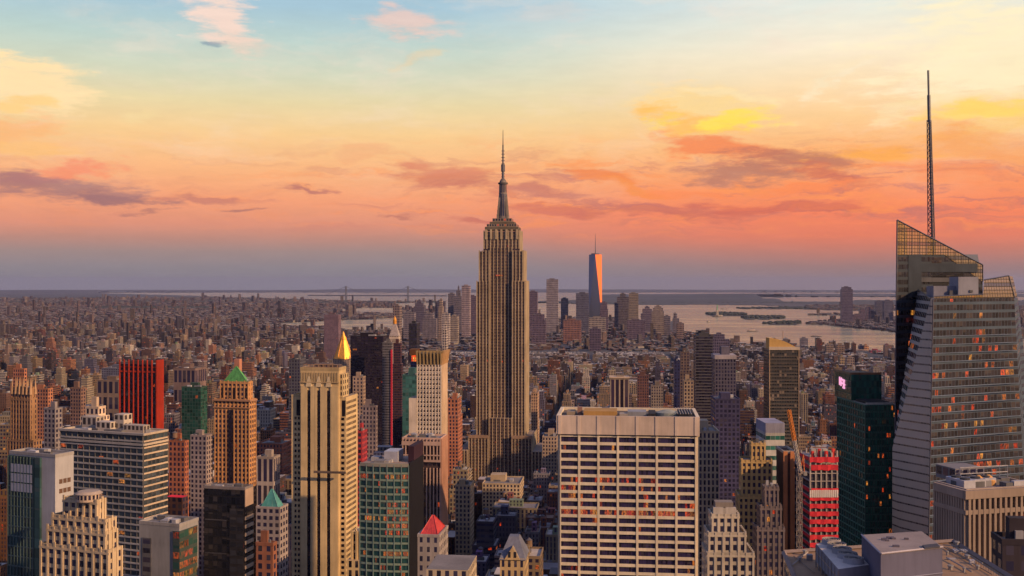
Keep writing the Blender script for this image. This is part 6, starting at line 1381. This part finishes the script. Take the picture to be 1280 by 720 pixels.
# dark wooded parks and island greenery
GRN, n, b_ = newmat('tree_foliage'); oc = n.n('ShaderNodeTexCoord').outputs['Object']
n.l(n.ramp(n.noise(oc, .05, 5, .7), [(.35, (.014,.020,.016,1)), (.65, (.034,.040,.026,1))]), b_.inputs['Base Color']); b_.inputs['Roughness'].default_value = .9
def wood(px0, px1, py0, py1, n_, h, s_, m):
    for i in range(n_):
        px, py = rs.uniform(px0, px1), rs.uniform(py0, py1); A = math.atan((px-CX)/F); k = (py-CY)*math.cos(A)/F
        r = (k-math.sqrt(max(k*k-2*EYE/RE, 0)))*RE; a = A-TH; x, y = r*math.sin(a), r*math.cos(a)
        if not is_land(np.array([px]), np.array([py]))[0]: continue
        w_ = s_*rs.uniform(.6, 1.4); z = gz(x, y); hh = h*rs.uniform(.6, 1.2); p = [(x+w_*rs.uniform(.7, 1.2)*math.cos(t), y+w_*rs.uniform(.7, 1.2)*math.sin(t)) for t in np.linspace(0, 6.28, 7)[:-1]]
        cx_, cy_ = x, y; m.prism(p, z-2, z+hh*.55, (.03,.05,.03), top=[(cx_+(q[0]-cx_)*1.05, cy_+(q[1]-cy_)*1.05) for q in p], cap=False); t2 = [(cx_+(q[0]-cx_)*.35, cy_+(q[1]-cy_)*.35) for q in p]; m.prism([(cx_+(q[0]-cx_)*1.05, cy_+(q[1]-cy_)*1.05) for q in p], z+hh*.55, z+hh, (.03,.05,.03), top=t2)
m = MB()
wood(54, 105, 448.5, 452.5, 320, 14, 9, m); wood(105, 150, 449, 451.5, 200, 14, 9, m); wood(20, 52, 428, 431, 120, 14, 10, m); wood(120, 260, 384, 386, 500, 14, 30, m)
wood(884, 936, 391, 394, 200, 13, 16, m); wood(928, 980, 395.5, 398, 160, 13, 14, m); wood(953, 1001, 402, 405, 90, 11, 12, m); wood(905, 1115, 384, 386.5, 200, 12, 25, m); wood(620, 1150, 375, 379.5, 900, 14, 40, m)
wood(0, 560, 372, 379, 900, 13, 40, m)
tag(m.build('distant_woodland', GRN), 'dark green tree masses of far parks, islands and shores', 'trees', kind='stuff')

# statue on its island, with star shaped fort and pedestal
def statue():
    d = 8550; x, y = wp(896.5, d); r_ = bpy.data.objects.new('harbour_statue', None); COL.objects.link(r_); r_.location = (x, y, gz(x, y)); r_.rotation_euler = (0, 0, R(15))
    tag(r_, 'tiny torch bearing statue on a stone pedestal on the first island', 'statue')
    m = MB(); m.cone(0, 0, 42, 42, -1, 9, 11, (.3,.26,.22)); m.build('star_fort', MAS, r_)
    m = MB(); m.prism([(-10,-10),(10,-10),(10,10),(-10,10)], 9, 47, (.34,.3,.25), top=[(-7,-7),(7,-7),(7,7),(-7,7)]); m.build('pedestal', MAS, r_)
    m = MB(); m.cone(0, 0, 5, 3.2, 47, 70, 10, (1,1,1)); m.cone(0, 0, 3.2, 3.6, 70, 80, 10, (1,1,1)); m.cone(0, 0, 1.6, 1.9, 80, 83, 8, (1,1,1)); m.cone(0, 0, 2.0, 1.2, 83, 87, 8, (1,1,1)); m.bar((2.5, 0, 79), (5, 0, 91), .9, (1,1,1), 6); m.cone(5, 0, 1.4, .2, 91, 94, 6, (1,1,1)); m.box(-4.6, -2.2, -2, 0, 70, 77, (1,1,1)); m.build('figure', COPPER, r_)
statue()
def bridge():
    d0, d1 = 17200, 17000; a, c = wp(432.5, d0), wp(510, d1); r_ = bpy.data.objects.new('suspension_bridge', None); COL.objects.link(r_); mx, my = (a[0]+c[0])/2, (a[1]+c[1])/2; g = gz(mx, my); r_.location = (mx, my, g)
    tag(r_, 'grey twin towered suspension bridge across the narrows on the horizon', 'bridge'); A = Vector((a[0]-mx, a[1]-my, 0)); C = Vector((c[0]-mx, c[1]-my, 0)); D = (C-A).normalized(); Nn = Vector((-D.y, D.x, 0)); K_ = (.13,.14,.18)
    for P0 in (A, C):
        m = MB()
        for s in (-1, 1): p = P0+Nn*14*s; m.box(p.x-11, p.x+11, p.y-7, p.y+7, -5, 211, K_)
        for z in (75, 190): p = P0; m.prism([tuple((p+Nn*14*s+D*t*8)[:2]) for s, t in ((-1,-1),(-1,1),(1,1),(1,-1))], z, z+14, K_, bot=True)
        m.build('tower', MAS, r_)
    m = MB(); E0, E1 = A-D*620, C+D*620
    for k in range(24):
        p, q = E0.lerp(E1, k/24), E0.lerp(E1, (k+1)/24); m.bar(p+Vector((0,0,66)), q+Vector((0,0,66)), 9, K_)
    m.build('deck', MAS, r_)
    for s in (-1, 1):
        m = MB(); L = (C-A).length; pts = []
        for k in range(-8, 33): t = k/24; z = 205-(1-(2*t-1)**2)*115 if 0 <= t <= 1 else 205-(-t if t < 0 else t-1)*24/8*135; pts.append(A+D*L*t+Nn*14*s+Vector((0,0,max(z, 66))))
        for p, q in zip(pts, pts[1:]): m.bar(p, q, 1.6, K_)
        m.build('main_cable', MAS, r_)
bridge()
def boat(px, py, l, ang, label, n_='ferry_boat'):
    A = math.atan((px-CX)/F); k = (py-CY)*math.cos(A)/F; r = (k-math.sqrt(max(k*k-2*EYE/RE, 0)))*RE; a = A-TH; x, y = r*math.sin(a), r*math.cos(a)
    o = bpy.data.objects.new(n_, None); COL.objects.link(o); o.location = (x, y, gz(x, y)-3); o.rotation_euler = (0, 0, ang); tag(o, label, 'boat', 'boats on the bay')
    m = MB(); m.prism([(-l/2,-l*.12),(l*.3,-l*.12),(l/2,0),(l*.3,l*.12),(-l/2,l*.12)], -1, l*.06, (.12,.1,.1)); m.build('hull', MAS, o); m = MB(); m.box(-l*.35, l*.2, -l*.08, l*.08, l*.06, l*.15, (.5,.42,.36)); m.build('cabin', MAS, o)
boat(941, 413.5, 60, .2, 'dark ferry crossing open water right of the shore cluster'); boat(886, 402, 45, 1.0, 'small boat on the bay below the statue island'); boat(1020, 420, 50, -.2, 'small boat nearest the tallest waterfront tower'); boat(905, 386, 70, .1, 'far ship beyond the statue island')

# ------------------------------------------------------------ haze
hz = bpy.data.materials.new('haze_air'); hz.use_nodes = True; hz.node_tree.nodes.clear(); n = NT(hz.node_tree)
pv = n.n('ShaderNodeVolumePrincipled'); pv.inputs['Color'].default_value = (.50,.54,.80,1); pv.inputs['Density'].default_value = 1.15e-5; pv.inputs['Anisotropy'].default_value = .1
ho = n.n('ShaderNodeOutputMaterial'); n.l(pv.outputs[0], ho.inputs['Volume'])
m = MB(); m.box(-68000, 68000, -68000, 68000, -640, 480, (1,1,1), bot=True); h_ = m.build('haze', hz); tag(h_, kind='stuff'); h_['label'] = 'thin violet evening haze lying over the city'; h_['category'] = 'haze'
